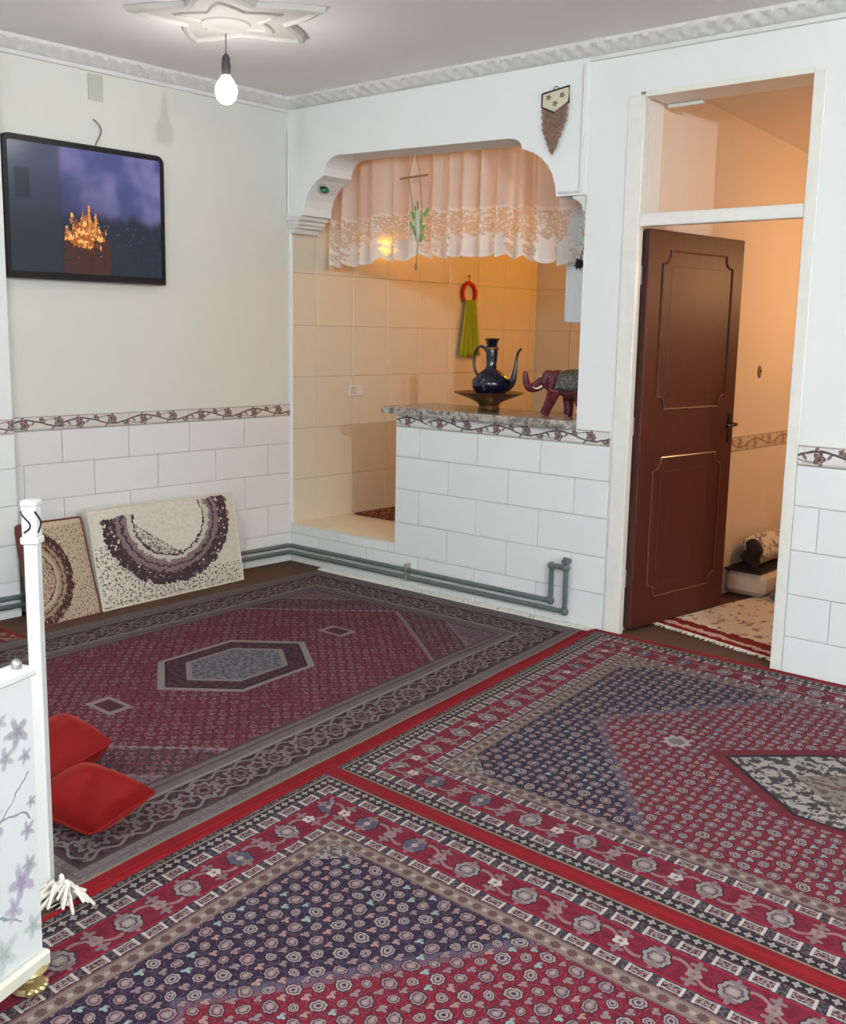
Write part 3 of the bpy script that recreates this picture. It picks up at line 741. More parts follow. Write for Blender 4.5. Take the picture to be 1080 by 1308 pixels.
for z in (.28, 1.05, 1.78):
    obj('hinge', MB().tube([(-.004, -.008, z - .045), (-.004, -.008, z + .045)], .010, 8).box(-.006, -.002, -.006, .02, z - .04, z + .04).xform(RM), M['steel'], leaf)

# ------------------------------------------------------------------ counter slab
sp = [(.855, -.05), (.862, -.063), (2.10, -.063), (2.14, -.055), (2.162, -.035), (2.166, -.012), (2.166, .005), (2.185, .005), (2.185, .42), (.855, .42)]
slab = MB(); n = len(sp)
slab.add([(x, y, 1.021) for x, y in sp] + [(x, y, 1.052) for x, y in sp] + [(x * .9985 + .002, y + .004, 1.06) for x, y in sp],
         [tuple(range(n - 1, -1, -1)), tuple(2 * n + i for i in range(n))] + [(l * n + i, l * n + (i + 1) % n, (l + 1) * n + (i + 1) % n, (l + 1) * n + i) for l in (0, 1) for i in range(n)])
obj('countertop', slab, M['granite'], label='grey mottled granite slab on top of the tiled half wall', cat='countertop')
# ------------------------------------------------------------------ ewer in its basin
ex, ey, ez = 1.495, .15, 1.061
ba = MB().lathe([(.06, .0), (.065, .012), (.055, .03), (.07, .05), (.12, .072), (.19, .098), (.20, .104), (.19, .106), (.11, .085), (.03, .07)], (ex - .01, ey, ez), 32)
obj('basin', ba, M['brass_dark'], label='wide dark brass basin under the blue ewer on the counter', cat='basin', smooth=True)
e0 = ez + .0735
ew = thing('ewer', 'dark blue enamelled ewer with tall neck, standing in a basin on the counter', 'ewer', (ex, ey, e0))
obj('body', MB().lathe([(.05, 0), (.06, .004), (.055, .012), (.085, .028), (.108, .065), (.105, .10), (.07, .135), (.036, .16), (.028, .18), (.031, .22), (.034, .25), (.030, .275), (.036, .283), (.028, .29), (.034, .312), (.044, .324), (.036, .327), (.015, .33)], (ex, ey, e0), 28), M['enamel'], ew, smooth=True)
def bez(p, n=14):
    P = [Vector(q) for q in p]; out = []
    for i in range(n + 1):
        t = i / n; Q = P[:]
        while len(Q) > 1: Q = [a.lerp(b_, t) for a, b_ in zip(Q, Q[1:])]
        out.append(Q[0])
    return out
dx_ = Vector((.93, .36, 0)); C_ = Vector((ex, ey, e0))
P_ = lambda a, z: C_ + dx_ * a + Vector((0, 0, z))
obj('handle', MB().tube(bez([P_(-.075, .12), P_(-.12, .15), P_(-.115, .30), P_(-.06, .31), P_(-.032, .255)], 18), .0075, 8), M['enamel'], ew, smooth=True)
sp_ = bez([P_(.085, .06), P_(.15, .08), P_(.135, .18), P_(.135, .26), P_(.17, .275)], 18)
obj('spout', MB().tube(sp_, [.026 - .019 * min(1, i / 12) for i in range(19)], 8), M['enamel'], ew, smooth=True)
obj('neck_ring', MB().lathe([(.034, .262), (.041, .268), (.041, .276), (.034, .282)], (ex, ey, e0), 20), M['brass_dark'], ew, smooth=True)
# ------------------------------------------------------------------ elephant figurine
gx, gy, gz = 1.98, .20, 1.066
el = thing('elephant_figurine', 'small red mosaic elephant with raised trunk on the counter by the wall post', 'figurine', (gx, gy, gz))
eb = MB()
eb.ball((gx + .045, gy, gz + .155), (.12, .072, .078), 20, 14); eb.ball((gx - .075, gy, gz + .175), (.062, .058, .064), 16, 12)
eb.ball((gx - .13, gy, gz + .182), (.048, .045, .055), 16, 12)
eb.tube(bez([(gx - .15, gy, gz + .18), (gx - .215, gy, gz + .15), (gx - .25, gy, gz + .09), (gx - .30, gy, gz + .13), (gx - .285, gy, gz + .235), (gx - .29, gy, gz + .22)], 16), [.036 - .0245 * i / 16 for i in range(17)], 10)
for a, s_, f_ in ((-.065, -.036, -.055), (-.03, .036, .01), (.085, -.036, .03), (.12, .036, .06)):
    eb.tube([(gx + a, gy + s_, gz + .14), (gx + a + f_ * .5, gy + s_, gz + .07), (gx + a + f_, gy + s_, gz + .02), (gx + a + f_ - .008, gy + s_, gz + .001)], [.038, .030, .025, .028], 10)
body = obj('body', eb, M['elephant'], el, smooth=True)
rm = body.modifiers.new('remesh', 'REMESH'); rm.mode = 'VOXEL'; rm.voxel_size = .0055; rm.use_smooth_shade = True
sm_ = body.modifiers.new('smooth', 'SMOOTH'); sm_.iterations = 4
bl = MB().grid(lambda u, v: (gx + .03 + (u - .5) * .15 * (1 - .0), gy + .079 * math.sin((v - .5) * PI * 1.15) * (1 - .15 * (2 * u - 1) ** 2), gz + .155 + .086 * math.cos((v - .5) * PI * 1.15) * (1 - .12 * (2 * u - 1) ** 2)), 10, 16, flip=True)
o = obj('blanket', bl, M['blanket'], el, smooth=True); sd = o.modifiers.new('solid', 'SOLIDIFY'); sd.thickness = .004
for s_ in (-1, 1):
    ear = MB().ball((0, 0, 0), (.035, .007, .05), 12, 8).xform(Matrix.Translation((gx - .085, gy + s_ * .058, gz + .168)) @ Matrix.Rotation(s_ * .35, 4, 'Z') @ Matrix.Rotation(.2, 4, 'Y'))
    obj('ear', ear, M['elephant'], el, smooth=True)
    obj('tusk', MB().tube(bez([(gx - .155, gy + s_ * .025, gz + .15), (gx - .19, gy + s_ * .03, gz + .125), (gx - .21, gy + s_ * .03, gz + .14)], 8), [.008 - .0007 * i for i in range(9)], 8), M['ivory'], el, smooth=True)
    obj('eye', MB().ball((gx - .165, gy + s_ * .032, gz + .20), .006, 8, 6), M['ivory'], el, smooth=True)
obj('tail', MB().tube(bez([(gx + .155, gy, gz + .17), (gx + .185, gy, gz + .15), (gx + .18, gy, gz + .08)], 8), .006, 6), M['elephant'], el, smooth=True)

# ------------------------------------------------------------------ curtain
def cz_top(u): return 2.62
ct = thing('curtain', 'short pinkish sheer curtain with a white lace hem in the arched opening', 'curtain', (1.08, .27, 1.84))
def hemz(x):
    base = 1.868 + .05 * math.sin(max(0, min(1, (x - .05) / 1.9)) * PI) - .035 * max(0, (x - 1.4) / .6)
    return base
def cur(u, v):
    x = .012 + u * 2.14
    sc = abs(((x / .105) % 1) - .5) * 2
    z0 = hemz(x) + .030 * sc ** 2
    z = z0 + v * (2.60 - z0)
    fold = .040 * math.sin(x * 2 * PI / .135 + 1.3 * math.sin(x * 5.1)) + .020 * math.sin(x * 2 * PI / .31 + 1)
    return (x + .012 * math.sin(x * 37), .285 + fold * (.7 + .3 * (1 - v)), z)
obj('sheer_cloth', MB().grid(cur, 300, 14, uv=lambda u, v: (u * 2.14, v)), M['curtain'], ct, smooth=True)
obj('curtain_rod', MB().tube([(.004, .30, 2.58), (2.19, .30, 2.58)], .009, 8), M['steel'], ct, smooth=True)
# ------------------------------------------------------------------ things around the arch
mc = thing('macrame_hanging', 'small cream embroidered wall hanging with brown knotted fringe on the arch panel', 'wall hanging', (1.985, -.03, 2.36))
pent = [(-.078, 2.664), (-.078, 2.60), (0, 2.567), (.08, 2.61), (.08, 2.684)]
cb = MB(); X0, Y0 = 1.985, -.03
cb.v = [(X0 + a, Y0 - .006, z) for a, z in pent] + [(X0 + a, Y0, z) for a, z in pent]
cb.f = [(0, 1, 2, 3, 4), (9, 8, 7, 6, 5)] + [(i, i + 5, (i + 1) % 5 + 5, (i + 1) % 5) for i in range(5)]
for i, v in enumerate(cb.v): cb.uv[i] = ((v[0] - X0 + .08) / .16, (v[2] - 2.567) / .11)
obj('cloth', cb, M['cloth_face'], mc)
obj('edging', MB().tube([(X0 + a, Y0 - .005, z) for a, z in pent + pent[:1]], .005, 6), M['dark_metal'], mc)
nb = MB()
for i in range(25):
    a = -.074 + .148 * i / 24; top = 2.60 - .033 * (1 - abs(a) / .078) + (.01 if a > 0 else 0)
    bot = 2.365 + (abs(a + .008) / .082) ** 1.2 * .155 + random.uniform(0, .012)
    k = max(3, int((top - bot) / .014)); pts = []
    for j in range(k + 1):
        t = j / k; zz = top + (bot - top) * t; pts.append((X0 + a * (1 - .10 * t) + .0035 * (-1) ** (j + i), Y0 - .006 + .002 * (-1) ** j, zz))
    nb.tube(pts, [.0032 + .0016 * (j % 2) for j in range(k + 1)], 5)
obj('knotted_net', nb, M['macrame'], mc, kind='stuff')
obj('hanging_loop', MB().tube(bez([(X0 - .02, Y0, 2.672), (X0, Y0 - .004, 2.71), (X0 + .02, Y0, 2.677)], 8), .002, 6), M['dark_metal'], mc)
# green glass drop on the left corbel
gl = thing('green_ornament', 'small green glass ornament fixed under the left corbel of the arch', 'ornament', (.235, .05, 2.30))
obj('stone', MB().ball((.262, .05, 2.322), (.026, .03, .018), 12, 8), M['green_glass'], gl, smooth=True)
obj('setting', MB().ball((.252, .05, 2.336), (.024, .028, .012), 12, 8), M['dark_metal'], gl, smooth=True)
# hanging planter
hp = thing('hanging_planter', 'slim hanging planter with a green sprig on twine, hung from a rod before the curtain', 'planter', (.84, .13, 1.84))
hx, hy = .915, .13
obj('rod', MB().tube([(hx - .11, hy, 2.36), (hx + .10, hy, 2.366)], .006, 8), M['twine'], hp)
for a in (-.045, .045):
    obj('cord', MB().tube([(hx + a * .2, hy, 2.497), (hx + a, hy, 2.36), (hx + .035 + a * .7, hy, 2.14)], .0022, 6), M['twine'], hp)
obj('glass_tube', MB().lathe([(.008, 2.0), (.016, 2.01), (.020, 2.05), (.020, 2.14), (.016, 2.17), (.012, 2.175)], (hx + .035, hy, 0), 14), M['green_vase'], hp, smooth=True)
random.seed(3)
for i in range(11):
    a = i * 2.4; z0 = 2.02 + .018 * i; r = .03 + .012 * (i % 3)
    c = Vector((hx + .035 + r * math.cos(a), hy + r * .7 * math.sin(a), z0))
    lf = MB().ball((0, 0, 0), (.012, .004, .028), 8, 6).xform(Matrix.Translation(c) @ Matrix.Rotation(a, 4, 'Z') @ Matrix.Rotation(.5, 4, 'Y'))
    obj('leaf', lf, M['green_leaf'], hp, smooth=True)
obj('tail_cord', MB().tube([(hx + .035, hy, 2.0), (hx + .03, hy, 1.90), (hx + .022, hy, 1.845)], .003, 6).ball((hx + .024, hy, 1.86), (.008, .008, .022), 8, 6), M['twine'], hp)
# pompom ornament at the right side of the opening
po = thing('hanging_charm', 'dark pompom charm with a red bead hanging inside the right end of the opening', 'ornament', (2.10, .10, 1.80))
obj('string', MB().tube([(2.115, .10, 2.165), (2.113, .10, 1.99), (2.08, .10, 1.85)], .0025, 6), M['dark_metal'], po)
obj('red_bead', MB().ball((2.113, .10, 1.99), (.016, .016, .02), 10, 8), M['red_yarn'], po, smooth=True)
pb = MB().ball((2.078, .10, 1.845), .022, 12, 8)
for i in range(40):
    a, z = random.uniform(0, 2 * PI), random.uniform(-1, 1); q = math.sqrt(1 - z * z); v = Vector((q * math.cos(a), q * math.sin(a), z)); c = Vector((2.078, .10, 1.845))
    pb.tube([c + v * .018, c + v * .032], [.004, .001], 4)
obj('pompom', pb, M['pompom'], po)
# ------------------------------------------------------------------ kitchen
kc = thing('kitchen_cabinet', 'white wall cabinet hanging in the kitchen behind the wall post', 'cabinet', (2.0, .8, 1.555))
obj('carcass', MB().box(1.835, 2.198, .365, 1.3, 1.555, 2.25, .004), M['cabinet_white'], kc)
for k in range(2):
    dd = obj('cabinet_door', MB().box(1.815, 1.833, .37 + .465 * k, .83 + .465 * k, 1.56, 2.245, .003), M['cabinet_white'], kc)
    obj('knob', MB().ball((1.806, .80 + .065 * k, 1.66), .011, 8, 6), M['steel'], dd, smooth=True)
tw = thing('kitchen_towel', 'lime green towel gathered under a red ring on the kitchen tiles', 'towel', (.03, 1.755, 1.31))
TY = 1.757
ring = [(.022, TY + .075 * math.sin(a), 1.80 - .085 * -math.cos(a) * -1 if False else 1.775 + .078 * math.cos(a)) for a in [(-2.3 + 4.6 * i / 20) for i in range(21)]]
obj('ring', MB().tube(ring, .016, 8), M['red_yarn'], tw, smooth=True)
def towel(u, v):
    wv = .055 + .065 * (1 - v); y = TY + (u - .5) * 2 * wv
    return (.028 + .014 * math.sin(u * 26) * (1 - .3 * v) + .01, y, 1.31 + v * .42 + .008 * math.sin(u * 15) * (1 - v))
o = obj('cloth', MB().grid(towel, 50, 10), M['lime'], tw, smooth=True); sd = o.modifiers.new('solid', 'SOLIDIFY'); sd.thickness = .006
obj('nail', MB().tube([(.008, TY, 1.905), (.03, TY, 1.905)], .005, 6).tube([(.024, TY, 1.905), (.022, TY, 1.855)], .0025, 6), M['dark_metal'], tw)
so = thing('wall_socket', 'small white double socket on the kitchen tiles left of the counter', 'socket', (.01, .575, 1.05))
obj('plate', MB().box(.0101, .020, .515, .645, 1.052, 1.125, .003), M['white_gloss'], so)
for k in range(2):
    obj('socket_insert', MB().box(.0195, .0225, .523 + .063 * k, .575 + .063 * k, 1.062, 1.115, .002), M['patch'] if k == 0 else M['white_gloss'], so)
ks = [(.02, .56), (2.15, .56), (2.15, 2.2), (.02, 2.2)]
obj('kitchen_rug', MB().box(.035, 2.1, .55, 2.2, .2455, .257, .003), M['kitchen_rug'], label='dark reddish patterned rug on the raised kitchen floor behind the counter', cat='rug')

# ------------------------------------------------------------------ carpets
def quadfn(A, B, C, D, seed=0):
    A, B, C, D = (Vector((*p, 0)) for p in (A, B, C, D))
    def f(u, v):
        p = (A.lerp(B, u)).lerp(D.lerp(C, u), v)
        e = .006 * noise.noise(Vector((p.x * 2.3, p.y * 2.3, seed)))
        return Vector((p.x + e, p.y + .006 * noise.noise(Vector((p.x * 2.1 + 9, p.y * 2.1, seed))), 0))
    return f
def carpet(name, A, B, C, D, W_, L_, mat, th, label, z0=.0005, nu=40, nv=50, group=None, fr_ends=(), selv=()):
    f = quadfn(A, B, C, D, 5)
    def top(u, v):
        p = f(u, v); return (p.x, p.y, z0 + th + .0018 * noise.noise(Vector((p.x * 3, p.y * 3, 1.7))))
    b = MB().grid(top, nu, nv, uv=lambda u, v: (u * W_, v * L_))
    n0 = len(b.v)
    # flip if needed, then sides and underside
    v0, v1, v2 = (Vector(b.v[i]) for i in b.f[0][:3])
    up = (v1 - v0).cross(v2 - v0).z > 0
    if not up: b.f = [q[::-1] for q in b.f]
    ring = [i for i in range(nu + 1)] + [j * (nu + 1) + nu for j in range(1, nv + 1)] + [nv * (nu + 1) + i for i in range(nu - 1, -1, -1)] + [j * (nu + 1) for j in range(nv - 1, 0, -1)]
    k = len(b.v)
    for i in ring: x, y, z = b.v[i]; b.uv[len(b.v)] = b.uv[i]; b.v.append((x, y, z0))
    m = len(ring)
    for i in range(m):
        q = (ring[i], ring[(i + 1) % m], k + (i + 1) % m, k + i); b.f.append(q[::-1] if up else q)
    b.f.append(tuple(k + i for i in (range(m - 1, -1, -1) if up else range(m))))
    t = thing(name, label, 'carpet', tuple(sum((Vector((*p, 0)) for p in (A, B, C, D)), Vector()) / 4), group)
    obj('pile', b, mat, t, smooth=True)
    for (P, Q, out, ln, dens, rad) in fr_ends:       # fringes
        random.seed(int(P[0] * 1000)); fb = MB(); P = Vector((*P, 0)); Q = Vector((*Q, 0)); n = int((Q - P).length / dens); O = Vector((*out, 0))
        for i in range(n + 1):
            p = P.lerp(Q, (i + random.uniform(-.3, .3)) / n); l = ln * random.uniform(.75, 1.15); d = (O + (Q - P).normalized() * random.uniform(-.45, .45)).normalized()
            fb.tube([p - O * .006 + Vector((0, 0, z0 + th * .7)), p + d * l * .5 + Vector((0, 0, z0 + .010 + random.uniform(0, .006))), p + d * l + Vector((0, 0, z0 + .0045 + random.uniform(0, .006)))], [rad, rad * .9, rad * .6], 4)
        obj('fringe', fb, M['fringe'], t, kind='stuff')
    for e in selv:                                   # bound long edges
        pts = [top(*((e[0] + (e[2] - e[0]) * i / 40), (e[1] + (e[3] - e[1]) * i / 40))) for i in range(41)]
        obj('selvedge', MB().tube([(x, y, z0 + .0075) for x, y, z in pts], .0065, 6), M['selvedge'], t, smooth=True)
    return t
c1A, c1B, c1C, c1D = (.555, -3.26), (2.795, -3.26), (2.352, -.085), (.36, -.095)
carpet('carpet', c1A, c1B, c1C, c1D, 2.1, 3.2, M['carpet_grey'], .009, 'maroon carpet with grey borders and pale hexagon medallion, beside the leaning cushions', nu=40, nv=60,
       fr_ends=[((.36, -.095), (2.33, -.085), (0, 1), .075, .0045, .0035), ((.555, -3.26), (2.80, -3.26), (0, -1), .07, .008, .0035)], selv=[(1, 0, 1, 1)])
carpet('carpet', (2.664, -2.202), (5.98, -2.30), (5.75, -.035), (2.359, -.035), 3.3, 2.18, M['carpet_red'], .009, 'red and navy carpet in front of the open doorway, cream medallion at the right edge', nu=60, nv=40, selv=[(0, 0, 1, 0), (0, 1, 1, 1), (0, 0, 0, 1)], group=None)
carpet('carpet', (2.972, -4.42), (6.3, -4.52), (5.98, -2.308), (2.667, -2.210), 3.3, 2.18, M['carpet_red'], .009, 'nearest red and navy carpet, along the bottom of the picture', nu=60, nv=40, selv=[(0, 1, 1, 1), (0, 0, 0, 1)])
# knotted bunch of fringe at the corner beside the flowered panel
random.seed(11)
t = [o for o in COL.objects if o.name == 'carpet'][0]; fb = MB()
for i in range(34):
    p = Vector((2.745 + random.uniform(-.02, .045), -3.262 + random.uniform(-.012, .01), .008)); a = random.uniform(-1.6, .5); l = random.uniform(.05, .10)
    d = Vector((math.cos(a), math.sin(a), 0)); fb.tube([p, p + d * l * .4 + Vector((0, 0, random.uniform(.02, .055))), p + d * l + Vector((0, 0, random.uniform(.006, .03)))], [.007, .0065, .004], 5)
obj('fringe', fb, M['fringe'], t, kind='stuff', label='white knotted bunch of fringe at the carpet corner')
# hall carpet
def hallmat():
    A, B, C, D = (2.475, .315), (3.50, .03), (4.2, 2.2), (3.1, 2.6)
ht = carpet('hall_carpet', (2.50, .315), (3.265, .120), (3.95, 2.55), (2.86, 2.83), 1.0, 2.4, M['hall_carpet'], .009, 'cream floral carpet with a dark red edge on the hall floor beyond the doorway',
       nu=24, nv=40, fr_ends=[((2.50, .315), (3.262, .123), (-.25, -.97), .035, .006, .0035)])
# small rug corner at the left wall
carpet('runner_rug', (.14, -3.1), (.535, -3.1), (.485, -2.125), (.12, -2.125), .5, 1.0, M['kitchen_rug'], .007, 'dark narrow rug with a red edge beside the left wall, behind the flowered panel', nu=8, nv=16, selv=[(0, 1, 1, 1)])

# ------------------------------------------------------------------ gas pipes along the skirting
pp = thing('gas_pipe', 'pair of grey green gas pipes running along the foot of the tiled walls', 'pipe', (1.0, -.03, .05))
def elbow(pts, r=.03):
    out = [Vector(pts[0])]
    for a, b_, c in zip(pts, pts[1:], pts[2:]):
        a, b_, c = Vector(a), Vector(b_), Vector(c); p = b_ + (a - b_).normalized() * r; q = b_ + (c - b_).normalized() * r
        for i in range(5):
            t_ = i / 4; out.append((1 - t_) ** 2 * p + 2 * t_ * (1 - t_) * b_ + t_ * t_ * q)
    out.append(Vector(pts[-1])); return out
up_ = [(.105, -3.3, .112), (.105, PY + .035, .112), (.038, PY + .035, .112), (.038, -.038, .112), (2.075, -.038, .112), (2.075, -.038, .302), (2.165, -.038, .302)]
lo_ = [(.105, -3.3, .068), (.105, PY + .035, .068), (.038, PY + .035, .068), (.038, -.038, .068), (2.165, -.038, .068), (2.165, -.038, .335)]
obj('pipe', MB().tube(elbow(up_), .0135, 10), M['pipe'], pp, smooth=True)
obj('pipe', MB().tube(elbow(lo_), .0135, 10), M['pipe'], pp, smooth=True)
for p in ((2.165, -.038, .335), (2.165, -.038, .302), (2.075, -.038, .30), (2.075, -.038, .112), (2.165, -.038, .068)):
    obj('fitting', MB().ball(p, .021, 10, 8), M['pipe'], pp, smooth=True)
obj('stub', MB().tube([(2.165, -.014, .335), (2.165, -.06, .335)], .016, 10).tube([(2.165, -.055, .335), (2.165, -.055, .36)], .008, 8), M['pipe'], pp, smooth=True)
for x in (1.06,):
    obj('clip', MB().box(x - .008, x + .008, -.054, -.0125, .05, .15, .002), M['steel'], pp)

# ------------------------------------------------------------------ back cushions against the left wall
def slabcushion(name, y0, y1, xb0, xb1, xt, zt, th, mat, edge, label):
    """leaning cushion: foot from (xb0,y0) to (xb1,y1), top edge at xt, zt"""
    t = thing(name, label, 'cushion', ((xb0 + xb1) / 2, (y0 + y1) / 2, 0.0), 'floor cushions leaning on the left wall')
    nu, nv = 30, 18
    A = Vector((xb0, y0, .012)); B = Vector((xb1, y1, .012)); Cc = Vector((xt, y1 - .0, zt)); D = Vector((xt, y0 + .03, zt))
    nrm = (B - A).cross(D - A).normalized()
    if nrm.x < 0: nrm = -nrm
    def front(u, v):
        p = A.lerp(B, u).lerp(D.lerp(Cc, u), v); e = (1 - abs(2 * u - 1) ** 8) * (1 - abs(2 * v - 1) ** 8)
        return p + nrm * (.022 * e - .022 + .004 * noise.noise(Vector((u * 4, v * 3, y0 * 7))))
    b = MB().grid(front, nu, nv); 
    obj('printed_face', b, mat, t, smooth=True)
    s = MB(); ring = [i / nu for i in range(nu + 1)]
    edgepts = [front(u, 0) for u in ring] + [front(1, j / nv) for j in range(1, nv + 1)] + [front(1 - u, 1) for u in ring[1:]] + [front(0, 1 - j / nv) for j in range(1, nv)]
    n = len(edgepts); V = []
    for k in range(5):
        q = k / 4; out_ = math.sin(q * PI) * .008
        cen = sum(edgepts, Vector()) / n
        for p in edgepts: d = (p - cen); d -= nrm * d.dot(nrm); V.append(p - nrm * (th * q) + d.normalized() * out_)
    s.v = [tuple(v) for v in V]
    for k in range(4):
        for i in range(n): s.f.append((k * n + i, k * n + (i + 1) % n, (k + 1) * n + (i + 1) % n, (k + 1) * n + i))
    s.f = [f[::-1] for f in s.f]; s.f.append(tuple(4 * n + i for i in range(n)))
    obj('side_band', s, edge, t, smooth=True)
    obj('piping', MB().tube(edgepts + edgepts[:1], .006, 6), edge, t, smooth=True)
slabcushion('back_cushion', -1.578, -.575, .318, .245, .145, .525, .085, M['cushion_cream'], M['cushion_edge'], 'cream cushion with a dark brown garland, nearer the corner, leaning on the left wall')
slabcushion('back_cushion', -1.96, -1.60, .375, .335, .16, .50, .075, M['cushion_gold'], M['cushion_edge_dark'], 'golden brown cushion leaning on the left wall, between the cream cushion and the white post')
# ------------------------------------------------------------------ red pillows
def pillow(c, e1, e2, h, label, mat='red_velvet', name='pillow', group='red floor pillows'):
    t = thing(name, label, 'pillow', c, group); n = 22; e1 = Vector(e1); e2 = Vector(e2); ax = (e1 + e2) / 2; ay = (e1 - e2) / 2; az = ax.cross(ay).normalized()
    if az.z < 0: az = -az
    def side(sg):
        def f(u, v):
            x, y = 2 * u - 1, 2 * v - 1; px = x * (1 - .07 * (1 - y * y)) * math.sqrt(1 - .16 * y ** 4); py = y * (1 - .07 * (1 - x * x)) * math.sqrt(1 - .16 * x ** 4)
            z = sg * h * (max(0, (1 - x * x) * (1 - y * y))) ** .42 * (1 + .16 * noise.noise(Vector((x * 2, y * 2, sg * 3 + c[0]))))
            return Vector(c) + ax * px + ay * py + az * z
        return f
    b = MB().grid(side(1), n, n).grid(side(-1), n, n, flip=True); obj('cover', b, M[mat], t, smooth=True)
    e = [(i / 22, 0) for i in range(22)] + [(1, i / 22) for i in range(22)] + [(1 - i / 22, 1) for i in range(22)] + [(0, 1 - i / 22) for i in range(23)]
    obj('piping', MB().tube([side(1)(*q) for q in e], .004, 6), M[mat], t, smooth=True)
pillow((2.50, -3.02, .122), (.13, .16, .01), (.09, -.05, -.075), .10, 'red velvet pillow, front one, tipped on its corner beside the white post')
pillow((2.11, -2.895, .128), (.14, .13, .03), (.15, -.13, -.045), .085, 'red velvet pillow lying behind the front red one')

# ------------------------------------------------------------------ flowered white panel and post at the left edge
tv_ = Vector((.355, -.935, 0)).normalized(); nv_ = Vector((.935, .355, 0)).normalized(); P0 = Vector((3.08, -3.49, 0))
fp = thing('flowered_panel', 'white panel printed with lilac flowers on gilded feet, at the left edge', 'panel', tuple(P0))
MX = Matrix(((tv_.x, nv_.x, 0, P0.x), (tv_.y, nv_.y, 0, P0.y), (0, 0, 1, 0), (0, 0, 0, 1)))
obj('board', MB().box(.004, .75, -.045, -.004, .085, .742, .004).xform(MX), M['white_gloss'], fp)
g = MB().grid(lambda u, v: (.008 + u * .735, -.0015, .10 + v * .635), 1, 1, uv=lambda u, v: (u * .735, v * .635 + .07)).xform(MX); obj('flower_print', g, M['floral'], fp)
obj('top_rail', MB().box(-.004, .755, -.056, .008, .742, .762, .005).xform(MX), M['white_gloss'], fp)
obj('bottom_rail', MB().box(-.004, .755, -.055, .014, .060, .098, .006).xform(MX), M['cream_trim'], fp)
obj('knob', MB().ball((.03, -.02, .772), .012, 10, 8).xform(MX), M['steel'], fp, smooth=True)
def foot(a):
    b = MB().lathe([(.030, .0), (.040, .006), (.036, .018), (.022, .026), (.020, .034), (.036, .042), (.044, .050), (.036, .060)][:], (a, -.02, .0125), 14)
    for k in range(5):
        an = -.9 + .45 * k + PI / 2; b.ball((a + .034 * math.cos(an), -.02 + .034 * math.sin(an), .022), (.009, .012, .009), 8, 6)
    return b.xform(MX)
for a in (.036, .66): obj('gilded_foot', foot(a), M['gold'], fp, smooth=True)
ps = thing('white_post', 'slim white upright post with a scrolled square block on top, behind the flowered panel', 'post', (2.697, -3.272, .0125))
RP = Matrix.Translation((2.697, -3.272, .003)) @ Matrix.Rotation(.68, 4, 'Z')
obj('shaft', MB().box(-.017, .017, -.018, .018, .0096, .955, .004).xform(RP), M['white_gloss'], ps)
obj('block', MB().box(-.019, .019, -.020, .020, .962, 1.042, .004).box(-.023, .023, -.024, .024, .944, .964, .004).box(-.021, .021, -.022, .022, 1.04, 1.056, .004).xform(RP), M['white_gloss'], ps)
sc_ = [(.023 * 0 + (-.014 + .026 * math.sin(i / 20 * 4.2) * (1 - i / 34)) * .8, -.0215, .975 + .055 * i / 20) for i in range(21)]
obj('scroll', MB().tube(sc_, .0025, 6).tube([(.0205, y_ * .8, z_) for y_, z_ in [(-.014 + .024 * math.sin(i / 5), .975 + .055 * i / 20) for i in range(21)]], .0025, 6).xform(RP), M['dark_metal'], ps)

# ------------------------------------------------------------------ television
tv = thing('television', 'flat black framed television on the left wall showing an orange lit night scene', 'television', (.04, -1.43, 1.715))
y0, y1, z0, z1 = -1.912, -.968, 1.718, 2.408
def rrect(y0, y1, z0, z1, r):
    p = [(y0, z0), (y1, z0)]
    for cy, cz, a0 in ((y1 - r, z1 - r, 0), (y0 + r, z1 - r, PI / 2)):
        p += [(cy + r * math.cos(a0 + i / 6 * PI / 2), cz + r * math.sin(a0 + i / 6 * PI / 2)) for i in range(7)]
    return p
def yz_prism(poly, x0, x1):
    b = MB(); n = len(poly); b.v = [(x1, y, z) for y, z in poly] + [(x0, y, z) for y, z in poly]
    b.f = [tuple(range(n)), tuple(range(2 * n - 1, n - 1, -1))] + [(i, i + n, (i + 1) % n + n, (i + 1) % n) for i in range(n)]; return b
obj('casing', yz_prism(rrect(y0, y1, z0, z1, .045), .012, .055), M['black_plastic'], tv)
inn = rrect(y0 + .03, y1 - .03, z0 + .035, z1 - .03, .012); oq = rrect(y0, y1, z0, z1, .045)
bz = MB(); n = len(oq); bz.v = [(.0551, y, z) for y, z in oq] + [(.064, y * .999 + -.0014, z) for y, z in rrect(y0 + .006, y1 - .006, z0 + .006, z1 - .006, .04)] + [(.064, y, z) for y, z in inn] + [(.057, y, z) for y, z in inn]
for l in range(3):
    for i in range(n): bz.f.append((l * n + i, l * n + (i + 1) % n, (l + 1) * n + (i + 1) % n, (l + 1) * n + i))
obj('bezel', bz, M['black_plastic'], tv)
obj('screen', MB().grid(lambda u, v: (.0585, y0 + .03 + u * (y1 - y0 - .06), z0 + .035 + v * (z1 - z0 - .065)), 1, 1), M['screen'], tv)
obj('wall_bracket', MB().box(.0005, .0125, -1.6, -1.25, 1.85, 2.25), M['dark_metal'], tv)
cw = [(.006, -1.36, 2.41), (.016, -1.355, 2.45), (.022, -1.325, 2.475), (.02, -1.31, 2.50), (.012, -1.325, 2.525), (.006, -1.355, 2.54), (.004, -1.365, 2.55)]
obj('wall_cable', MB().tube(bez(cw, 24), .0035, 6), M['cable_grey'], label='loose curl of grey cable on the wall above the television', cat='cable', smooth=True)
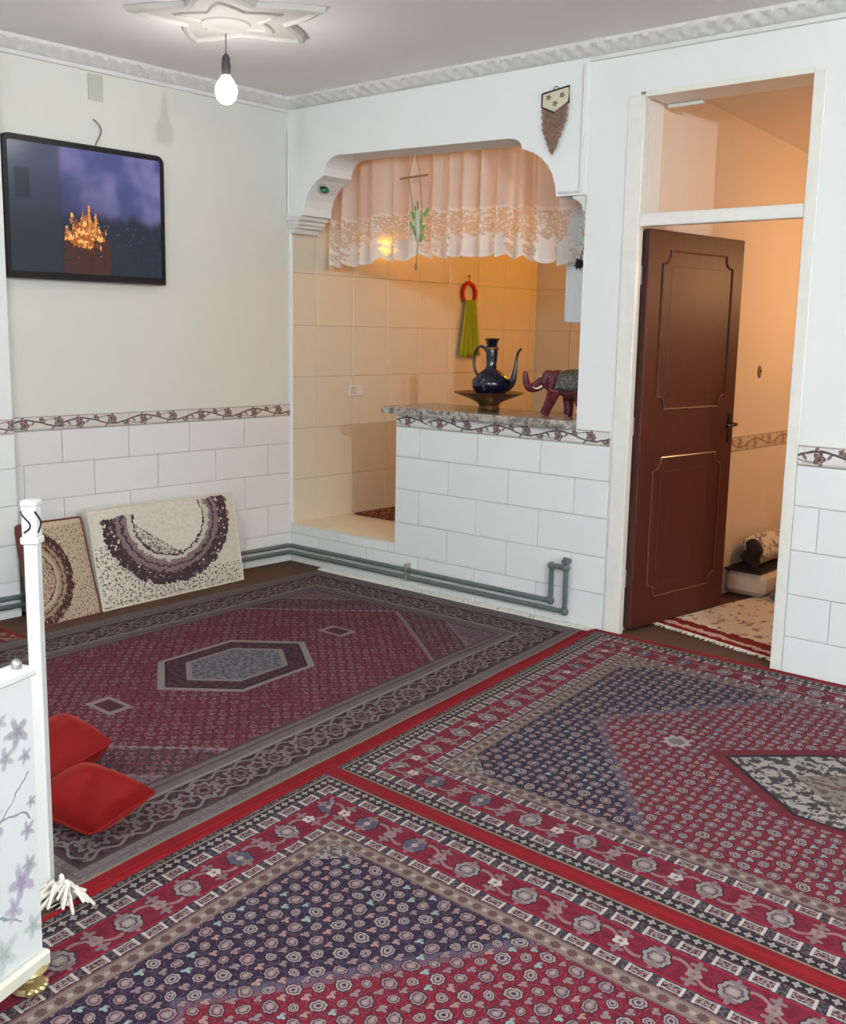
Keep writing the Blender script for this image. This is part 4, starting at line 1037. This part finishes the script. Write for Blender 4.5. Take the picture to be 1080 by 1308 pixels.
obj('paint_patch', MB().box(.0003, .004, -1.39, -1.30, 2.645, 2.775, .001), M['patch'], label='greyish rectangular patch of mismatched paint high on the left wall above the television', cat='cover')  # thin plate standing for a greyer patch of wall paint

# ------------------------------------------------------------------ things in the hall
obj('folded_mattress', MB().box(2.452, 2.70, 1.20, 3.0, .0125, .15, .03), M['mattress_cream'], label='cream folded mattress on the hall floor along the wall', cat='mattress')
obj('dark_gap_strip', MB().box(2.452, 2.68, 1.19, 3.0, .152, .163, .004), M['black_cloth_and_gap'], label='thin dark strip standing for the shaded gap on the cream mattress in the hall', cat='blanket')  # dark sheet put in for the shaded gap line above the mattress
pillow((2.545, 1.56, .253), (.05, .26, -.075), (-.05, .26, .075), .075, 'floral cushion lying on the dark gap strip and mattress in the hall', 'hallfloral', 'floral_cushion', None)
bg = MB().ball((0, 0, 0), (.055, .06, .085), 14, 10)
bg.v = [(x + .012 * math.sin(z * 60) + 2.60, y + .012 * math.cos(z * 50 + x * 40) + 1.24, z * (1 + .1 * math.sin(x * 50)) + .262) for x, y, z in bg.v]
bgo = obj('bag', bg, M['black_cloth_and_gap'], label='black cloth bag at the end of the bedding, half hidden by the door', cat='bag', smooth=True)
cl = MB()
for i in range(9): cl.ball((2.78 + .03 * (i % 4), 1.22 + .05 * ((i * 7) % 5), .05 + .012 * (i % 3)), (.055, .05, .034), 12, 8)
cr_ = obj('crumpled_cloth', cl, M['mauve_cloth'], label='crumpled mauve grey cloth on the hall carpet by the mattress', cat='cloth', smooth=True)
rm = cr_.modifiers.new('remesh', 'REMESH'); rm.mode = 'VOXEL'; rm.voxel_size = .009; rm.use_smooth_shade = True
tx = bpy.data.textures.new('crumple', 'CLOUDS'); tx.noise_scale = .03
dm = cr_.modifiers.new('crumple', 'DISPLACE'); dm.texture = tx; dm.strength = .03; dm.mid_level = .6
hk = thing('wall_plate', 'small brown oval plate on the hall wall above the border', 'wall plate', (2.446, 1.50, 1.26))
obj('plate', MB().ball((2.448, 1.50, 1.295), (.008, .022, .038), 12, 8), M['twine'], hk, smooth=True)
obj('screw', MB().ball((2.457, 1.50, 1.30), .006, 8, 6), M['dark_metal'], hk, smooth=True)
